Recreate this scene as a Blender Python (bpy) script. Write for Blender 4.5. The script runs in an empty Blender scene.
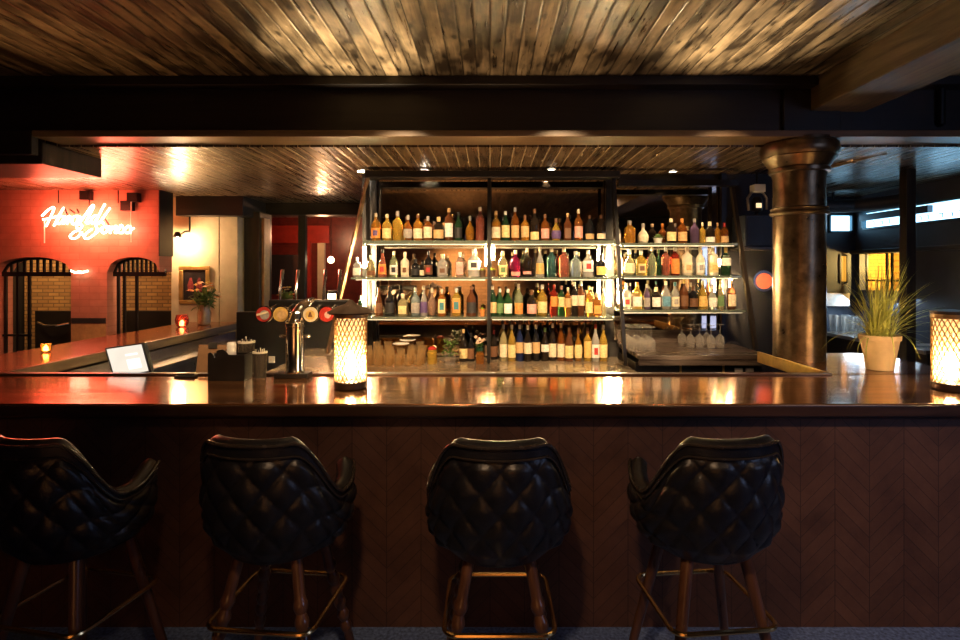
import bpy, math, random
from mathutils import Vector, Matrix
random.seed(7)
S = bpy.context.scene
COL = S.collection
PI = math.pi

# ------------------------------------------------------------------ camera, world, large lights, exposure
F = 560.0            # focal length in pixels of the 960 x 640 frame
HX, HY, CZ = 490.0, 270.0, 1.76   # vanishing point and eye height


def at(x, y, Y):
    return Vector(((x - HX) / F * Y, Y, CZ - (y - HY) / F * Y))


def zpx(y, Y): return CZ - (y - HY) / F * Y
def xpx(x, Y): return (x - HX) / F * Y


cam = bpy.data.cameras.new('camera')
cam.sensor_fit = 'HORIZONTAL'
cam.sensor_width = 36.0
cam.lens = 36.0 * F / 960.0
cam.shift_x = -(HX - 480.0) / 960.0
cam.shift_y = (HY - 320.0) / 960.0
cam.clip_start = 0.02
camo = bpy.data.objects.new('camera', cam)
COL.objects.link(camo)
camo.location = (0, 0, CZ)
camo.rotation_euler = (PI / 2, 0, 0)
S.camera = camo

S.view_settings.view_transform = 'Standard'
S.view_settings.look = 'None'
S.view_settings.gamma = 1.0
S.view_settings.use_curve_mapping = False
S.view_settings.exposure = 1.82
S.cycles.use_denoising = True
S.cycles.max_bounces = 10
S.cycles.transmission_bounces = 10
S.cycles.transparent_max_bounces = 12
S.cycles.caustics_reflective = False
S.cycles.caustics_refractive = False
S.cycles.sample_clamp_indirect = 6.0
S.cycles.blur_glossy = 0.5

w = bpy.data.worlds.new('sky')
S.world = w
w.use_nodes = True
w.node_tree.nodes['Background'].inputs[0].default_value = (0.25, 0.45, 0.8, 1)
w.node_tree.nodes['Background'].inputs[1].default_value = 0.6

WARM = (1.0, 0.60, 0.25)
WARMW = (1.0, 0.67, 0.36)


def lamp(name, kind, loc, power, color=WARM, size=0.05, target=None, cone=None, blend=0.6, size_y=None, rot=None):
    l = bpy.data.lights.new(name, kind)
    l.energy = power
    l.color = color
    if kind == 'AREA':
        l.size = size
        if size_y:
            l.shape = 'RECTANGLE'
            l.size_y = size_y
    else:
        l.shadow_soft_size = size
    if kind == 'SPOT':
        l.spot_size = math.radians(cone or 60)
        l.spot_blend = blend
    o = bpy.data.objects.new(name, l)
    COL.objects.link(o)
    o.location = loc
    if target is not None:
        d = Vector(target) - Vector(loc)
        o.rotation_euler = d.to_track_quat('-Z', 'Y').to_euler()
    elif rot:
        o.rotation_euler = rot
    return o


# daylight through the street windows: transom strip and the panes behind the camera
lamp('daylight_front_room', 'AREA', (4.3, 0.3, 1.9), 6, (0.42, 0.56, 1.0), 1.6, target=(0.8, 2.2, 0.6), size_y=1.2)
# unseen uplights added behind the counter to put bright patches on the ceilings
lamp('ceiling_fill', 'SPOT', (-0.66, 3.75, 1.0), 230, (1.0, 0.78, 0.48), 0.05, target=(-0.85, 3.38, 3.08), cone=32, blend=1.0)
lamp('ceiling_fill', 'SPOT', (1.30, 3.75, 1.0), 200, (1.0, 0.76, 0.46), 0.05, target=(1.46, 3.17, 3.08), cone=34, blend=1.0)
lamp('ceiling_fill', 'SPOT', (0.05, 3.72, 1.0), 45, WARMW, 0.06, target=(0.0, 2.7, 3.08), cone=75, blend=1.0)
lamp('ceiling_fill', 'SPOT', (-2.0, 3.75, 1.0), 22, (1.0, 0.5, 0.18), 0.12, target=(-2.2, 2.7, 3.08), cone=75, blend=1.0)
lamp('ceiling_fill', 'SPOT', (-2.6, 4.6, 1.0), 40, WARM, 0.08, target=(-2.8, 4.75, 2.66), cone=44, blend=1.0)
lamp('ceiling_fill', 'SPOT', (-1.45, 4.2, 0.9), 22, WARMW, 0.1, target=(-1.45, 4.9, 2.66), cone=56, blend=1.0)
# unseen spots over the bar: one inferred from its glint, the rest added
for x_, p_ in ((-2.35, 14), (-1.35, 42), (-0.35, 30), (0.6, 34), (1.5, 34), (2.5, 40)):
    lamp('unseen_bar_spot', 'SPOT', (x_, 2.45, 3.04), p_, WARMW, 0.04, target=(x_ * 0.95, 3.75, 1.0), cone=58, blend=0.7)
for x_, p_ in ((-0.62, 150), (0.5, 150), (1.6, 135)):
    lamp('bottle_fill', 'SPOT', (x_, 2.5, 3.04), p_, WARMW, 0.04, target=(x_, 4.95, 1.62), cone=34, blend=0.6)  # unseen spots added to light the bottles from the front
for x_, p_ in ((0.3, 18), (1.5, 13), (-0.7, 18)):
    lamp('ceiling_fill', 'SPOT', (x_, 4.15, 0.9), p_, WARMW, 0.1, target=(x_, 4.75, 2.66), cone=95, blend=1.0)  # more added uplights, hidden behind the bar, brightening the lower ceiling
lamp('aisle_fill', 'SPOT', (-1.5, 3.95, 2.62), 26, WARM, 0.05, target=(-3.05, 4.7, 1.05), cone=62, blend=0.8)  # added fill for the inner aisle and side bar edge
lamp('arch_fill', 'SPOT', (-3.3, 4.7, 2.62), 26, (1.0, 0.66, 0.38), 0.05, target=(-4.5, 6.3, 1.25), cone=60, blend=0.9)  # added warm fill on the lower wall between the arches
# unseen spot added to brighten the brick that the mirror reflects
lamp('brick_fill', 'SPOT', (-0.9, -1.9, 2.5), 260, WARM, 0.1, target=(-0.7, -3.4, 1.3), cone=80, blend=0.8)
lamp('unseen_bar_spot', 'SPOT', (-0.2, 0.2, 3.04), 38, (1.0, 0.62, 0.34), 0.08, target=(0.3, 2.75, 0.5), cone=75, blend=1.0)  # added warm fill on the bar front, from out of view
lamp('unseen_bar_spot', 'SPOT', (2.2, 0.2, 3.04), 58, (1.0, 0.66, 0.42), 0.08, target=(2.6, 2.75, 0.5), cone=75, blend=1.0)  # second added fill, towards the column end of the bar front

# ------------------------------------------------------------------ node helpers


class NT:
    def __init__(self, name):
        self.m = bpy.data.materials.new(name)
        self.m.use_nodes = True
        self.t = self.m.node_tree
        self.b = self.t.nodes['Principled BSDF']

    def n(self, typ, **kw):
        nd = self.t.nodes.new(typ)
        for k, v in kw.items():
            setattr(nd, k, v)
        return nd

    def put(self, sock, v):
        if v is None:
            return
        if isinstance(v, bpy.types.NodeSocket):
            self.t.links.new(v, sock)
        elif isinstance(v, (tuple, list)) and len(v) == 3 and sock.type == 'RGBA':
            sock.default_value = (*v, 1)
        else:
            sock.default_value = v

    def math(self, op, a, b=None, c=None):
        nd = self.n('ShaderNodeMath', operation=op)
        self.put(nd.inputs[0], a)
        self.put(nd.inputs[1], b)
        self.put(nd.inputs[2], c)
        return nd.outputs[0]

    def xyz(self, kind='Object'):
        tc = self.n('ShaderNodeTexCoord')
        sp = self.n('ShaderNodeSeparateXYZ')
        self.t.links.new(tc.outputs[kind], sp.inputs[0])
        return tc.outputs[kind], sp.outputs[0], sp.outputs[1], sp.outputs[2]

    def comb(self, x, y, z):
        nd = self.n('ShaderNodeCombineXYZ')
        self.put(nd.inputs[0], x)
        self.put(nd.inputs[1], y)
        self.put(nd.inputs[2], z)
        return nd.outputs[0]

    def noise(self, vec, scale=5.0, detail=4.0, rough=0.55, dist=0.0):
        nd = self.n('ShaderNodeTexNoise')
        self.put(nd.inputs['Vector'], vec)
        nd.inputs['Scale'].default_value = scale
        nd.inputs['Detail'].default_value = detail
        nd.inputs['Roughness'].default_value = rough
        nd.inputs['Distortion'].default_value = dist
        return nd.outputs['Fac']

    def ramp(self, fac, stops):
        nd = self.n('ShaderNodeValToRGB')
        self.put(nd.inputs[0], fac)
        r = nd.color_ramp
        while len(r.elements) < len(stops):
            r.elements.new(0.5)
        for e, (p, c) in zip(r.elements, stops):
            e.position = p
            e.color = (*c, 1)
        return nd.outputs[0]

    def mix(self, fac, a, b, blend='MIX'):
        nd = self.n('ShaderNodeMix', data_type='RGBA', blend_type=blend)
        self.put(nd.inputs[0], fac)
        self.put(nd.inputs[6], a)
        self.put(nd.inputs[7], b)
        return nd.outputs[2]

    def bump(self, h, strength=0.3, dist=0.01):
        nd = self.n('ShaderNodeBump')
        nd.inputs['Strength'].default_value = strength
        nd.inputs['Distance'].default_value = dist
        self.put(nd.inputs['Height'], h)
        self.t.links.new(nd.outputs[0], self.b.inputs['Normal'])

    def set(self, **kw):
        for k, v in kw.items():
            self.put(self.b.inputs[k.replace('_', ' ')], v)
        return self.m


def plain(name, col, rough=0.5, metal=0.0, var=0.25, scale=12.0, bump=0.0, coat=0.0, spec=None, rvar=0.1):
    """A single-coloured surface with a little wear in its colour and gloss."""
    t = NT(name)
    v, x, y, z = t.xyz()
    f = t.noise(v, scale, 5)
    lo = tuple(c * (1 - var) for c in col)
    hi = tuple(min(1, c * (1 + var)) for c in col)
    t.set(Base_Color=t.ramp(f, [(0.3, lo), (0.7, hi)]), Metallic=metal, Coat_Weight=coat)
    t.set(Roughness=t.math('MULTIPLY_ADD', f, rvar * 2, max(0.02, rough - rvar)))
    if spec is not None:
        t.set(Specular_IOR_Level=spec)
    if bump:
        t.bump(t.noise(v, scale * 6, 3), bump, 0.004)
    return t.m


def glow(name, col, strength, base=(0.8, 0.8, 0.8)):
    t = NT(name)
    v, x, y, z = t.xyz()
    f = t.noise(v, 6, 2)
    t.set(Base_Color=base, Emission_Color=col, Roughness=0.4)
    t.set(Emission_Strength=t.math('MULTIPLY', t.math('MULTIPLY_ADD', f, 0.2, 0.9), strength))
    return t.m


def glassy(name, col, trans=0.6, rough=0.06, ior=1.4):
    t = NT(name)
    v, x, y, z = t.xyz()
    f = t.noise(v, 20, 3)
    t.set(Base_Color=t.ramp(f, [(0.3, tuple(c * 0.85 for c in col)), (0.7, col)]), Transmission_Weight=trans, Roughness=rough, IOR=ior)
    return t.m


def boards(name, width, axis, dark, light, gap=0.035, rough=0.32, knots=True, coat=0.0, contrast=1.0, gapcol=(0.004, 0.003, 0.002)):
    """Varnished tongue and groove boards running along Y (axis X across) or along X."""
    t = NT(name)
    v, x, y, z = t.xyz()
    a, l = (x, y) if axis == 'X' else (y, x)
    u = t.math('DIVIDE', a, width)
    idx = t.math('FLOOR', u)
    fr = t.math('FRACT', u)
    wn = t.n('ShaderNodeTexWhiteNoise', noise_dimensions='1D')
    t.put(wn.inputs['W'], idx)
    rnd = wn.outputs['Value']
    off = t.math('MULTIPLY', rnd, 37.0)
    gv = t.comb(t.math('MULTIPLY', a, 40.0), t.math('ADD', t.math('MULTIPLY', l, 2.2), off), rnd)
    grain = t.noise(gv, 1.0, 6, 0.65, 0.6)
    bv = t.comb(t.math('MULTIPLY', a, 7.0), t.math('ADD', t.math('MULTIPLY', l, 2.6), off), rnd)
    blotch = t.noise(bv, 1.0, 3, 0.6, 0.3)
    fac = t.math('ADD', t.math('MULTIPLY', rnd, 0.2), t.math('ADD', t.math('MULTIPLY', grain, 0.36 * contrast), t.math('MULTIPLY', blotch, 0.64 * contrast)))
    fac = t.math('SUBTRACT', fac, 0.14 + 0.5 * (contrast - 1.0))
    mid = tuple((p + q) / 2 * 0.8 for p, q in zip(dark, light))
    col = t.ramp(fac, [(0.30, dark), (0.52, mid), (0.75, light)])
    if knots:
        kv = t.comb(t.math('MULTIPLY', a, 7.0), t.math('ADD', t.math('MULTIPLY', l, 2.6), off), 0.0)
        vo = t.n('ShaderNodeTexVoronoi', feature='F1', voronoi_dimensions='2D')
        t.put(vo.inputs['Vector'], kv)
        vo.inputs['Scale'].default_value = 1.0
        kd = t.math('SUBTRACT', t.math('ADD', vo.outputs['Distance'], t.math('MULTIPLY', t.noise(v, 40.0, 2), 0.10)), 0.10)
        k = t.math('SUBTRACT', 1.0, t.math('MULTIPLY', kd, 11.0))
        kn = t.n('ShaderNodeClamp')
        t.put(kn.inputs[0], k)
        col = t.mix(t.math('MULTIPLY', kn.outputs[0], 0.85), col, tuple(c * 0.25 for c in dark))
    e = t.math('MINIMUM', fr, t.math('SUBTRACT', 1.0, fr))
    g = t.math('LESS_THAN', e, gap)
    col = t.mix(t.math('MULTIPLY', g, 0.9), col, gapcol)
    t.set(Base_Color=col, Coat_Weight=coat)
    t.set(Roughness=t.math('MULTIPLY_ADD', grain, 0.25, rough - 0.1))
    edge = t.math('MINIMUM', t.math('MULTIPLY', e, 8.0), 1.0)
    tilt = t.math('MULTIPLY', t.math('SUBTRACT', rnd, 0.5), t.math('MULTIPLY', fr, 1.4))
    h = t.math('ADD', t.math('ADD', edge, tilt), t.math('MULTIPLY', grain, 0.06))
    t.bump(h, 0.5, 0.006)
    return t.m


def timber(name, dark, light, axis='Y', rough=0.4, coat=0.0, scale=1.0, bump=0.15):
    t = NT(name)
    v, x, y, z = t.xyz()
    s = {'X': (1.2, 14, 14), 'Y': (14, 1.2, 14), 'Z': (14, 14, 1.2)}[axis]
    gv = t.comb(t.math('MULTIPLY', x, s[0] * scale), t.math('MULTIPLY', y, s[1] * scale), t.math('MULTIPLY', z, s[2] * scale))
    g = t.noise(gv, 1.0, 6, 0.62, 0.8)
    t.set(Base_Color=t.ramp(g, [(0.32, dark), (0.68, light)]), Coat_Weight=coat, Coat_Roughness=0.08)
    t.set(Roughness=t.math('MULTIPLY_ADD', g, 0.2, rough - 0.1))
    t.bump(g, bump, 0.003)
    return t.m


def brick(name, c1, c2, mortar, bw=0.22, bh=0.075, rough=0.75, plane='XZ', bump=0.5, msize=0.012):
    t = NT(name)
    v, x, y, z = t.xyz()
    vec = {'XZ': t.comb(x, z, 0.0), 'YZ': t.comb(y, z, 0.0)}[plane]
    b = t.n('ShaderNodeTexBrick')
    t.put(b.inputs['Vector'], vec)
    t.put(b.inputs['Color1'], c1)
    t.put(b.inputs['Color2'], c2)
    t.put(b.inputs['Mortar'], mortar)
    b.inputs['Scale'].default_value = 1.0
    b.inputs['Mortar Size'].default_value = msize
    b.inputs['Brick Width'].default_value = bw
    b.inputs['Row Height'].default_value = bh
    n = t.noise(v, 9, 5)
    t.set(Base_Color=t.mix(t.math('MULTIPLY', n, 0.7), b.outputs['Color'], tuple(c * 0.35 for c in c1)), Roughness=rough)
    t.bump(t.math('SUBTRACT', t.math('MULTIPLY', n, 0.5), b.outputs['Fac']), bump, 0.01)
    return t.m


def chevron(name, dark, light, wdt=0.17, pitch=0.075):
    t = NT(name)
    v, x, y, z = t.xyz()
    u = t.math('DIVIDE', x, wdt)
    ui = t.math('FLOOR', u)
    fr = t.math('FRACT', u)
    odd = t.math('FRACT', t.math('MULTIPLY', ui, 0.5))           # 0 or 0.5
    sg = t.math('SUBTRACT', 1.0, t.math('MULTIPLY', odd, 4.0))   # 1 or -1
    s = t.math('ADD', z, t.math('MULTIPLY', sg, t.math('MULTIPLY', t.math('SUBTRACT', fr, 0.5), wdt)))
    p = t.math('DIVIDE', s, pitch)
    pi_ = t.math('FLOOR', p)
    pf = t.math('FRACT', p)
    wn = t.n('ShaderNodeTexWhiteNoise', noise_dimensions='2D')
    t.put(wn.inputs['Vector'], t.comb(ui, pi_, 0.0))
    n = t.noise(v, 4.5, 6, 0.65)
    g = t.noise(t.comb(t.math('MULTIPLY', x, 30.0), y, t.math('MULTIPLY', z, 30.0)), 1.0, 4)
    fac = t.math('ADD', t.math('MULTIPLY', wn.outputs['Value'], 0.14), t.math('ADD', t.math('MULTIPLY', n, 0.75), t.math('MULTIPLY', g, 0.2)))
    col = t.ramp(fac, [(0.3, dark), (0.8, light)])
    e = t.math('MINIMUM', pf, t.math('SUBTRACT', 1.0, pf))
    e2 = t.math('MINIMUM', fr, t.math('SUBTRACT', 1.0, fr))
    gap = t.math('MAXIMUM', t.math('LESS_THAN', e, 0.035), t.math('LESS_THAN', e2, 0.014))
    t.set(Base_Color=t.mix(t.math('MULTIPLY', gap, 0.55), col, (0.008, 0.004, 0.003)))
    t.set(Roughness=t.math('MULTIPLY_ADD', n, 0.25, 0.38))
    t.bump(t.math('ADD', t.math('SUBTRACT', 1.0, gap), t.math('MULTIPLY', n, 1.5)), 0.35, 0.003)
    return t.m


M = {}
M['ceil'] = boards('ceiling_boards', 0.088, 'X', (0.024, 0.016, 0.009), (0.40, 0.29, 0.17), rough=0.28, contrast=1.7)
M['ceil_low'] = boards('back_ceiling_boards', 0.088, 'X', (0.045, 0.027, 0.014), (0.24, 0.15, 0.075), rough=0.26, gap=0.045, gapcol=(0.50, 0.36, 0.20))  # pale joint colour stands in for glints along the board edges
M['beam'] = timber('blackened_timber', (0.006, 0.004, 0.003), (0.018, 0.012, 0.008), 'X', 0.45)
M['lip'] = timber('brown_timber_edge', (0.10, 0.055, 0.025), (0.22, 0.13, 0.06), 'X', 0.4)
M['tan_beam'] = timber('tan_timber', (0.10, 0.065, 0.036), (0.27, 0.19, 0.105), 'Y', 0.5)
M['post'] = timber('dark_post_timber', (0.012, 0.008, 0.005), (0.05, 0.034, 0.02), 'Z', 0.4)
M['floor'] = plain('floor_carpet', (0.12, 0.18, 0.36), 0.9, var=0.6, scale=60, bump=0.4)
M['wall_dark'] = plain('dark_paint', (0.016, 0.013, 0.012), 0.6, var=0.3, scale=5)
M['wall_blue'] = plain('blue_black_paint', (0.03, 0.035, 0.05), 0.5, var=0.3, scale=5)
M['red_wall'] = brick('red_painted_brick', (0.56, 0.22, 0.14), (0.50, 0.18, 0.11), (0.46, 0.16, 0.10), rough=0.6, bump=0.25, msize=0.006)
M['yel_brick'] = brick('yellow_stock_brick', (0.52, 0.33, 0.13), (0.30, 0.17, 0.07), (0.14, 0.09, 0.05), bw=0.15, bh=0.05, msize=0.007)
M['warm_brick'] = brick('brown_brick', (0.40, 0.24, 0.14), (0.28, 0.16, 0.09), (0.2, 0.13, 0.08))
M['plaster'] = plain('cream_plaster', (0.55, 0.44, 0.28), 0.8, var=0.18, scale=4, bump=0.15)
M['bar_top'] = timber('burnished_bar_top', (0.25, 0.09, 0.035), (0.62, 0.29, 0.115), 'X', 0.13, coat=0.2, bump=0.03)
M['side_top'] = timber('burnished_side_top', (0.22, 0.07, 0.028), (0.44, 0.17, 0.065), 'Y', 0.2, coat=0.2, bump=0.03)
M['side_top'].node_tree.nodes['Principled BSDF'].inputs['Metallic'].default_value = 0.6
M['bar_top'].node_tree.nodes['Principled BSDF'].inputs['Metallic'].default_value = 0.88
M['bar_edge'] = timber('bar_edge_timber', (0.02, 0.009, 0.005), (0.06, 0.026, 0.013), 'X', 0.35, coat=0.3)
M['bar_front'] = chevron('chevron_panel', (0.050, 0.021, 0.013), (0.13, 0.058, 0.034))
M['leather'] = plain('black_leather', (0.010, 0.010, 0.013), 0.34, var=0.3, scale=25, bump=0.25, rvar=0.08)
M['piping'] = plain('leather_piping', (0.03, 0.024, 0.02), 0.25, var=0.2, scale=20)
M['leg'] = timber('walnut_leg', (0.045, 0.016, 0.008), (0.16, 0.07, 0.035), 'Z', 0.3, coat=0.4)
M['brass'] = plain('brass', (0.85, 0.58, 0.25), 0.22, 1.0, var=0.15)
M['chrome'] = plain('chrome', (0.85, 0.82, 0.78), 0.1, 1.0, var=0.06, rvar=0.04)
M['steel'] = plain('brushed_steel', (0.55, 0.52, 0.48), 0.32, 1.0, var=0.12, scale=6)
M['iron'] = plain('black_iron', (0.010, 0.009, 0.009), 0.4, 0.4, var=0.3)
M['black'] = plain('black_plastic', (0.006, 0.005, 0.005), 0.45, 0.0, var=0.3)
M['column'] = plain('bronzed_cast_iron', (0.155, 0.105, 0.06), 0.32, 0.8, var=0.45, scale=14, bump=0.12, rvar=0.12)
M['pipe'] = plain('copper_pipe', (0.42, 0.27, 0.15), 0.4, 0.3, var=0.3)
t_ = NT('smoked_mirror')
v_, x_, y_, z_ = t_.xyz()
t_.set(Base_Color=t_.ramp(t_.noise(v_, 3, 4), [(0.2, (0.50, 0.42, 0.34)), (0.8, (0.60, 0.52, 0.43))]), Metallic=1.0, Roughness=0.03)
M['mirror'] = t_.m
M['shelf'] = glassy('shelf_glass', (0.28, 0.34, 0.27), 0.6, 0.12)
M['marble'] = plain('pale_worktop', (0.40, 0.31, 0.21), 0.2, 0.35, var=0.12, scale=5)
M['slate'] = timber('dark_worktop', (0.05, 0.035, 0.028), (0.15, 0.11, 0.085), 'X', 0.28)
M['led'] = glow('led_strip', (1.0, 0.70, 0.36), 190)
M['shelf_fill'] = glow('shelf_fill_line', (1.0, 0.74, 0.44), 0.10)  # faint glow of the lines added under the shelf fronts
M['neon'] = glow('neon_tube', (1.0, 0.34, 0.22), 9)
M['gold'] = plain('gilt', (0.62, 0.38, 0.12), 0.35, 0.8, var=0.2)
M['white'] = plain('white_ceramic', (0.75, 0.72, 0.66), 0.4, var=0.06)
M['paper'] = plain('paper', (0.72, 0.66, 0.55), 0.8, var=0.08)
M['kraft'] = plain('kraft_card', (0.32, 0.17, 0.08), 0.6, var=0.15)
M['terracotta'] = plain('pale_terracotta', (0.92, 0.62, 0.32), 0.75, var=0.12, scale=9, bump=0.2)
M['soil'] = plain('soil', (0.02, 0.013, 0.008), 0.9, var=0.4, scale=60, bump=0.6)
M['grass'] = plain('grass_blade', (0.74, 0.78, 0.17), 0.5, var=0.4, scale=8)
M['leaf'] = plain('leaf_green', (0.12, 0.22, 0.05), 0.5, var=0.5, scale=30)
M['clear'] = glassy('clear_glass', (0.95, 0.93, 0.88), 0.86, 0.03, 1.5)
def thin_glass(name, tint, gloss):
    t = NT(name)
    lw = t.n('ShaderNodeLayerWeight')
    lw.inputs[0].default_value = 0.35
    v, x, y, z = t.xyz()
    tr = t.n('ShaderNodeBsdfTransparent')
    t.put(tr.inputs[0], t.ramp(t.noise(v, 15, 2), [(0.3, tuple(c * .94 for c in tint)), (0.7, tint)]))
    t.set(Base_Color=gloss, Roughness=0.05, Specular_IOR_Level=1.0, Coat_Weight=1.0)
    mx = t.n('ShaderNodeMixShader')
    t.put(mx.inputs[0], t.math('MULTIPLY_ADD', t.math('POWER', lw.outputs['Facing'], 2.2), 0.85, 0.07))
    t.t.links.new(tr.outputs[0], mx.inputs[1])
    t.t.links.new(t.b.outputs[0], mx.inputs[2])
    t.t.links.new(mx.outputs[0], t.t.nodes['Material Output'].inputs[0])
    return t.m


M['clear'] = thin_glass('thin_clear_glass', (0.97, 0.96, 0.94), (0.75, 0.72, 0.68))
M['screen'] = glow('lit_screen', (1.0, 0.89, 0.74), 0.28, (.05, .05, .05))
M['screen_box'] = glow('lit_screen_panel', (1.0, 0.96, 0.88), 0.42, (.05, .05, .05))
M['sky'] = glow('daylight_pane', (0.34, 0.70, 1.0), 1.6)
M['yellow_lit'] = brick('yellow_glazed_brick', (0.75, 0.48, 0.12), (0.6, 0.36, 0.08), (0.35, 0.2, 0.05), plane='YZ', rough=0.5)
M['dark_red'] = plain('dark_red_paint', (0.12, 0.012, 0.008), 0.35, var=0.3)
M['bright_red'] = plain('red_paint', (0.34, 0.02, 0.01), 0.45, var=0.2)
M['lantern_lattice'] = plain('lantern_brass', (0.42, 0.26, 0.12), 0.4, 0.7, var=0.2)
M['lantern_cap'] = plain('lantern_cap', (0.07, 0.045, 0.03), 0.45, 0.5, var=0.3)

# ------------------------------------------------------------------ mesh builder


class MB:
    def __init__(self):
        self.v, self.f = [], []

    def add(self, vs, fs):
        o = len(self.v)
        self.v += [tuple(p) for p in vs]
        self.f += [tuple(i + o for i in q) for q in fs]
        return self

    def box(self, x0, y0, z0, x1, y1, z1, m=None):
        vs = [Vector(p) for p in ((x0, y0, z0), (x1, y0, z0), (x1, y1, z0), (x0, y1, z0), (x0, y0, z1), (x1, y0, z1), (x1, y1, z1), (x0, y1, z1))]
        if m is not None:
            vs = [m @ p for p in vs]
        return self.add(vs, [(0, 3, 2, 1), (4, 5, 6, 7), (0, 1, 5, 4), (1, 2, 6, 5), (2, 3, 7, 6), (3, 0, 4, 7)])

    def bar(self, a, b, w, d=None, up=(0, 0, 1)):
        """A rectangular bar between two points."""
        a, b = Vector(a), Vector(b)
        d = d or w
        z = (b - a).normalized()
        x = Vector(up).cross(z)
        if x.length < 1e-4:
            x = Vector((1, 0, 0))
        x.normalize()
        y = z.cross(x)
        vs = []
        for p in (a, b):
            for sx, sy in ((-1, -1), (1, -1), (1, 1), (-1, 1)):
                vs.append(p + x * sx * w / 2 + y * sy * d / 2)
        return self.add(vs, [(3, 2, 1, 0), (4, 5, 6, 7), (0, 1, 5, 4), (1, 2, 6, 5), (2, 3, 7, 6), (3, 0, 4, 7)])

    def tube(self, pts, r, seg=8, closed=False, cap=True):
        pts = [Vector(p) for p in pts]
        n = len(pts)
        rs = r if isinstance(r, (list, tuple)) else [r] * n
        vs, fs = [], []
        up = None
        for i, p in enumerate(pts):
            if closed:
                d = pts[(i + 1) % n] - pts[i - 1]
            else:
                d = pts[min(i + 1, n - 1)] - pts[max(i - 1, 0)]
            d.normalize()
            if up is None:
                up = Vector((0, 0, 1)) if abs(d.z) < 0.9 else Vector((1, 0, 0))
            x = up.cross(d)
            if x.length < 1e-5:
                x = Vector((1, 0, 0)).cross(d)
            x.normalize()
            y = d.cross(x)
            up = y.copy()
            for k in range(seg):
                a = 2 * PI * k / seg
                vs.append(p + (x * math.cos(a) + y * math.sin(a)) * rs[i])
        m = n if closed else n - 1
        for i in range(m):
            j = (i + 1) % n
            for k in range(seg):
                l = (k + 1) % seg
                fs.append((i * seg + k, i * seg + l, j * seg + l, j * seg + k))
        if cap and not closed:
            fs.append(tuple(range(seg - 1, -1, -1)))
            fs.append(tuple((n - 1) * seg + k for k in range(seg)))
        return self.add(vs, fs)

    def lathe(self, prof, seg=24, c=(0, 0, 0), sx=1.0, sy=1.0, power=2.0, a0=None, a1=None, cap=True):
        """prof: list of (r, z). power > 2 makes the plan squarer. a0..a1 limits the sweep."""
        full = a0 is None
        vs, fs = [], []
        n = seg if full else seg + 1
        for r, z in prof:
            for k in range(n):
                a = 2 * PI * k / seg if full else a0 + (a1 - a0) * k / seg
                ca, sa = math.cos(a), math.sin(a)
                q = (abs(ca) ** power + abs(sa) ** power) ** (-1.0 / power)
                vs.append((c[0] + r * q * ca * sx, c[1] + r * q * sa * sy, c[2] + z))
        for i in range(len(prof) - 1):
            for k in range(seg):
                l = (k + 1) % n if full else k + 1
                fs.append((i * n + k, i * n + l, (i + 1) * n + l, (i + 1) * n + k))
        if cap and full:
            if prof[0][0] > 1e-4:
                fs.append(tuple(range(n - 1, -1, -1)))
            if prof[-1][0] > 1e-4:
                fs.append(tuple((len(prof) - 1) * n + k for k in range(n)))
        return self.add(vs, fs)

    def prism(self, poly, y0, y1, plane='XZ', at_=0):
        """Extrudes a polygon in XZ along Y (or YZ along X, XY along Z)."""
        n = len(poly)
        f = {'XZ': lambda p, t: (p[0], t, p[1]), 'YZ': lambda p, t: (t, p[0], p[1]), 'XY': lambda p, t: (p[0], p[1], t)}[plane]
        vs = [f(p, y0) for p in poly] + [f(p, y1) for p in poly]
        fs = [tuple(range(n)), tuple(range(2 * n - 1, n - 1, -1))]
        for i in range(n):
            j = (i + 1) % n
            fs.append((i, j, n + j, n + i)[::-1])
        return self.add(vs, fs)

    def grid(self, fn, nu, nv, wrap=False):
        vs = [fn(i / (nu if wrap else nu - 1), j / (nv - 1)) for j in range(nv) for i in range(nu)]
        fs = []
        for j in range(nv - 1):
            for i in range(nu if wrap else nu - 1):
                k = (i + 1) % nu
                fs.append((j * nu + i, j * nu + k, (j + 1) * nu + k, (j + 1) * nu + i))
        return self.add(vs, fs)

    def build(self, name, mat, parent=None, smooth=True, angle=35, bevel=0.0, loc=None, segs=2):
        me = bpy.data.meshes.new(name)
        me.from_pydata(self.v, [], self.f)
        me.update()
        import bmesh
        bm = bmesh.new()
        bm.from_mesh(me)
        bmesh.ops.recalc_face_normals(bm, faces=bm.faces)
        bm.to_mesh(me)
        bm.free()
        if smooth:
            me.shade_smooth()
            me.set_sharp_from_angle(angle=math.radians(angle))
        if mat is not None:
            me.materials.append(mat)
        o = bpy.data.objects.new(name, me)
        COL.objects.link(o)
        if parent is not None:
            o.parent = parent
        if loc is not None:
            o.location = loc
        if bevel:
            b = o.modifiers.new('bevel', 'BEVEL')
            b.width = bevel
            b.segments = segs
            b.limit_method = 'ANGLE'
        return o


def tag(o, label=None, cat=None, group=None, kind=None):
    if label: o['label'] = label
    if cat: o['category'] = cat
    if group: o['group'] = group
    if kind: o['kind'] = kind
    return o


def thing(name, label, cat, loc=(0, 0, 0), rz=0.0, group=None):
    o = bpy.data.objects.new(name, None)
    COL.objects.link(o)
    o.empty_display_size = 0.1
    o.location = loc
    o.rotation_euler = (0, 0, rz)
    return tag(o, label, cat, group)


def struct(name, mb, mat, parent=None, label=None, cat=None, **kw):
    o = mb.build(name, mat, parent, **kw)
    if parent is None:
        o['kind'] = 'structure'
        if label: o['label'] = label
        if cat: o['category'] = cat
    return o


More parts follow.
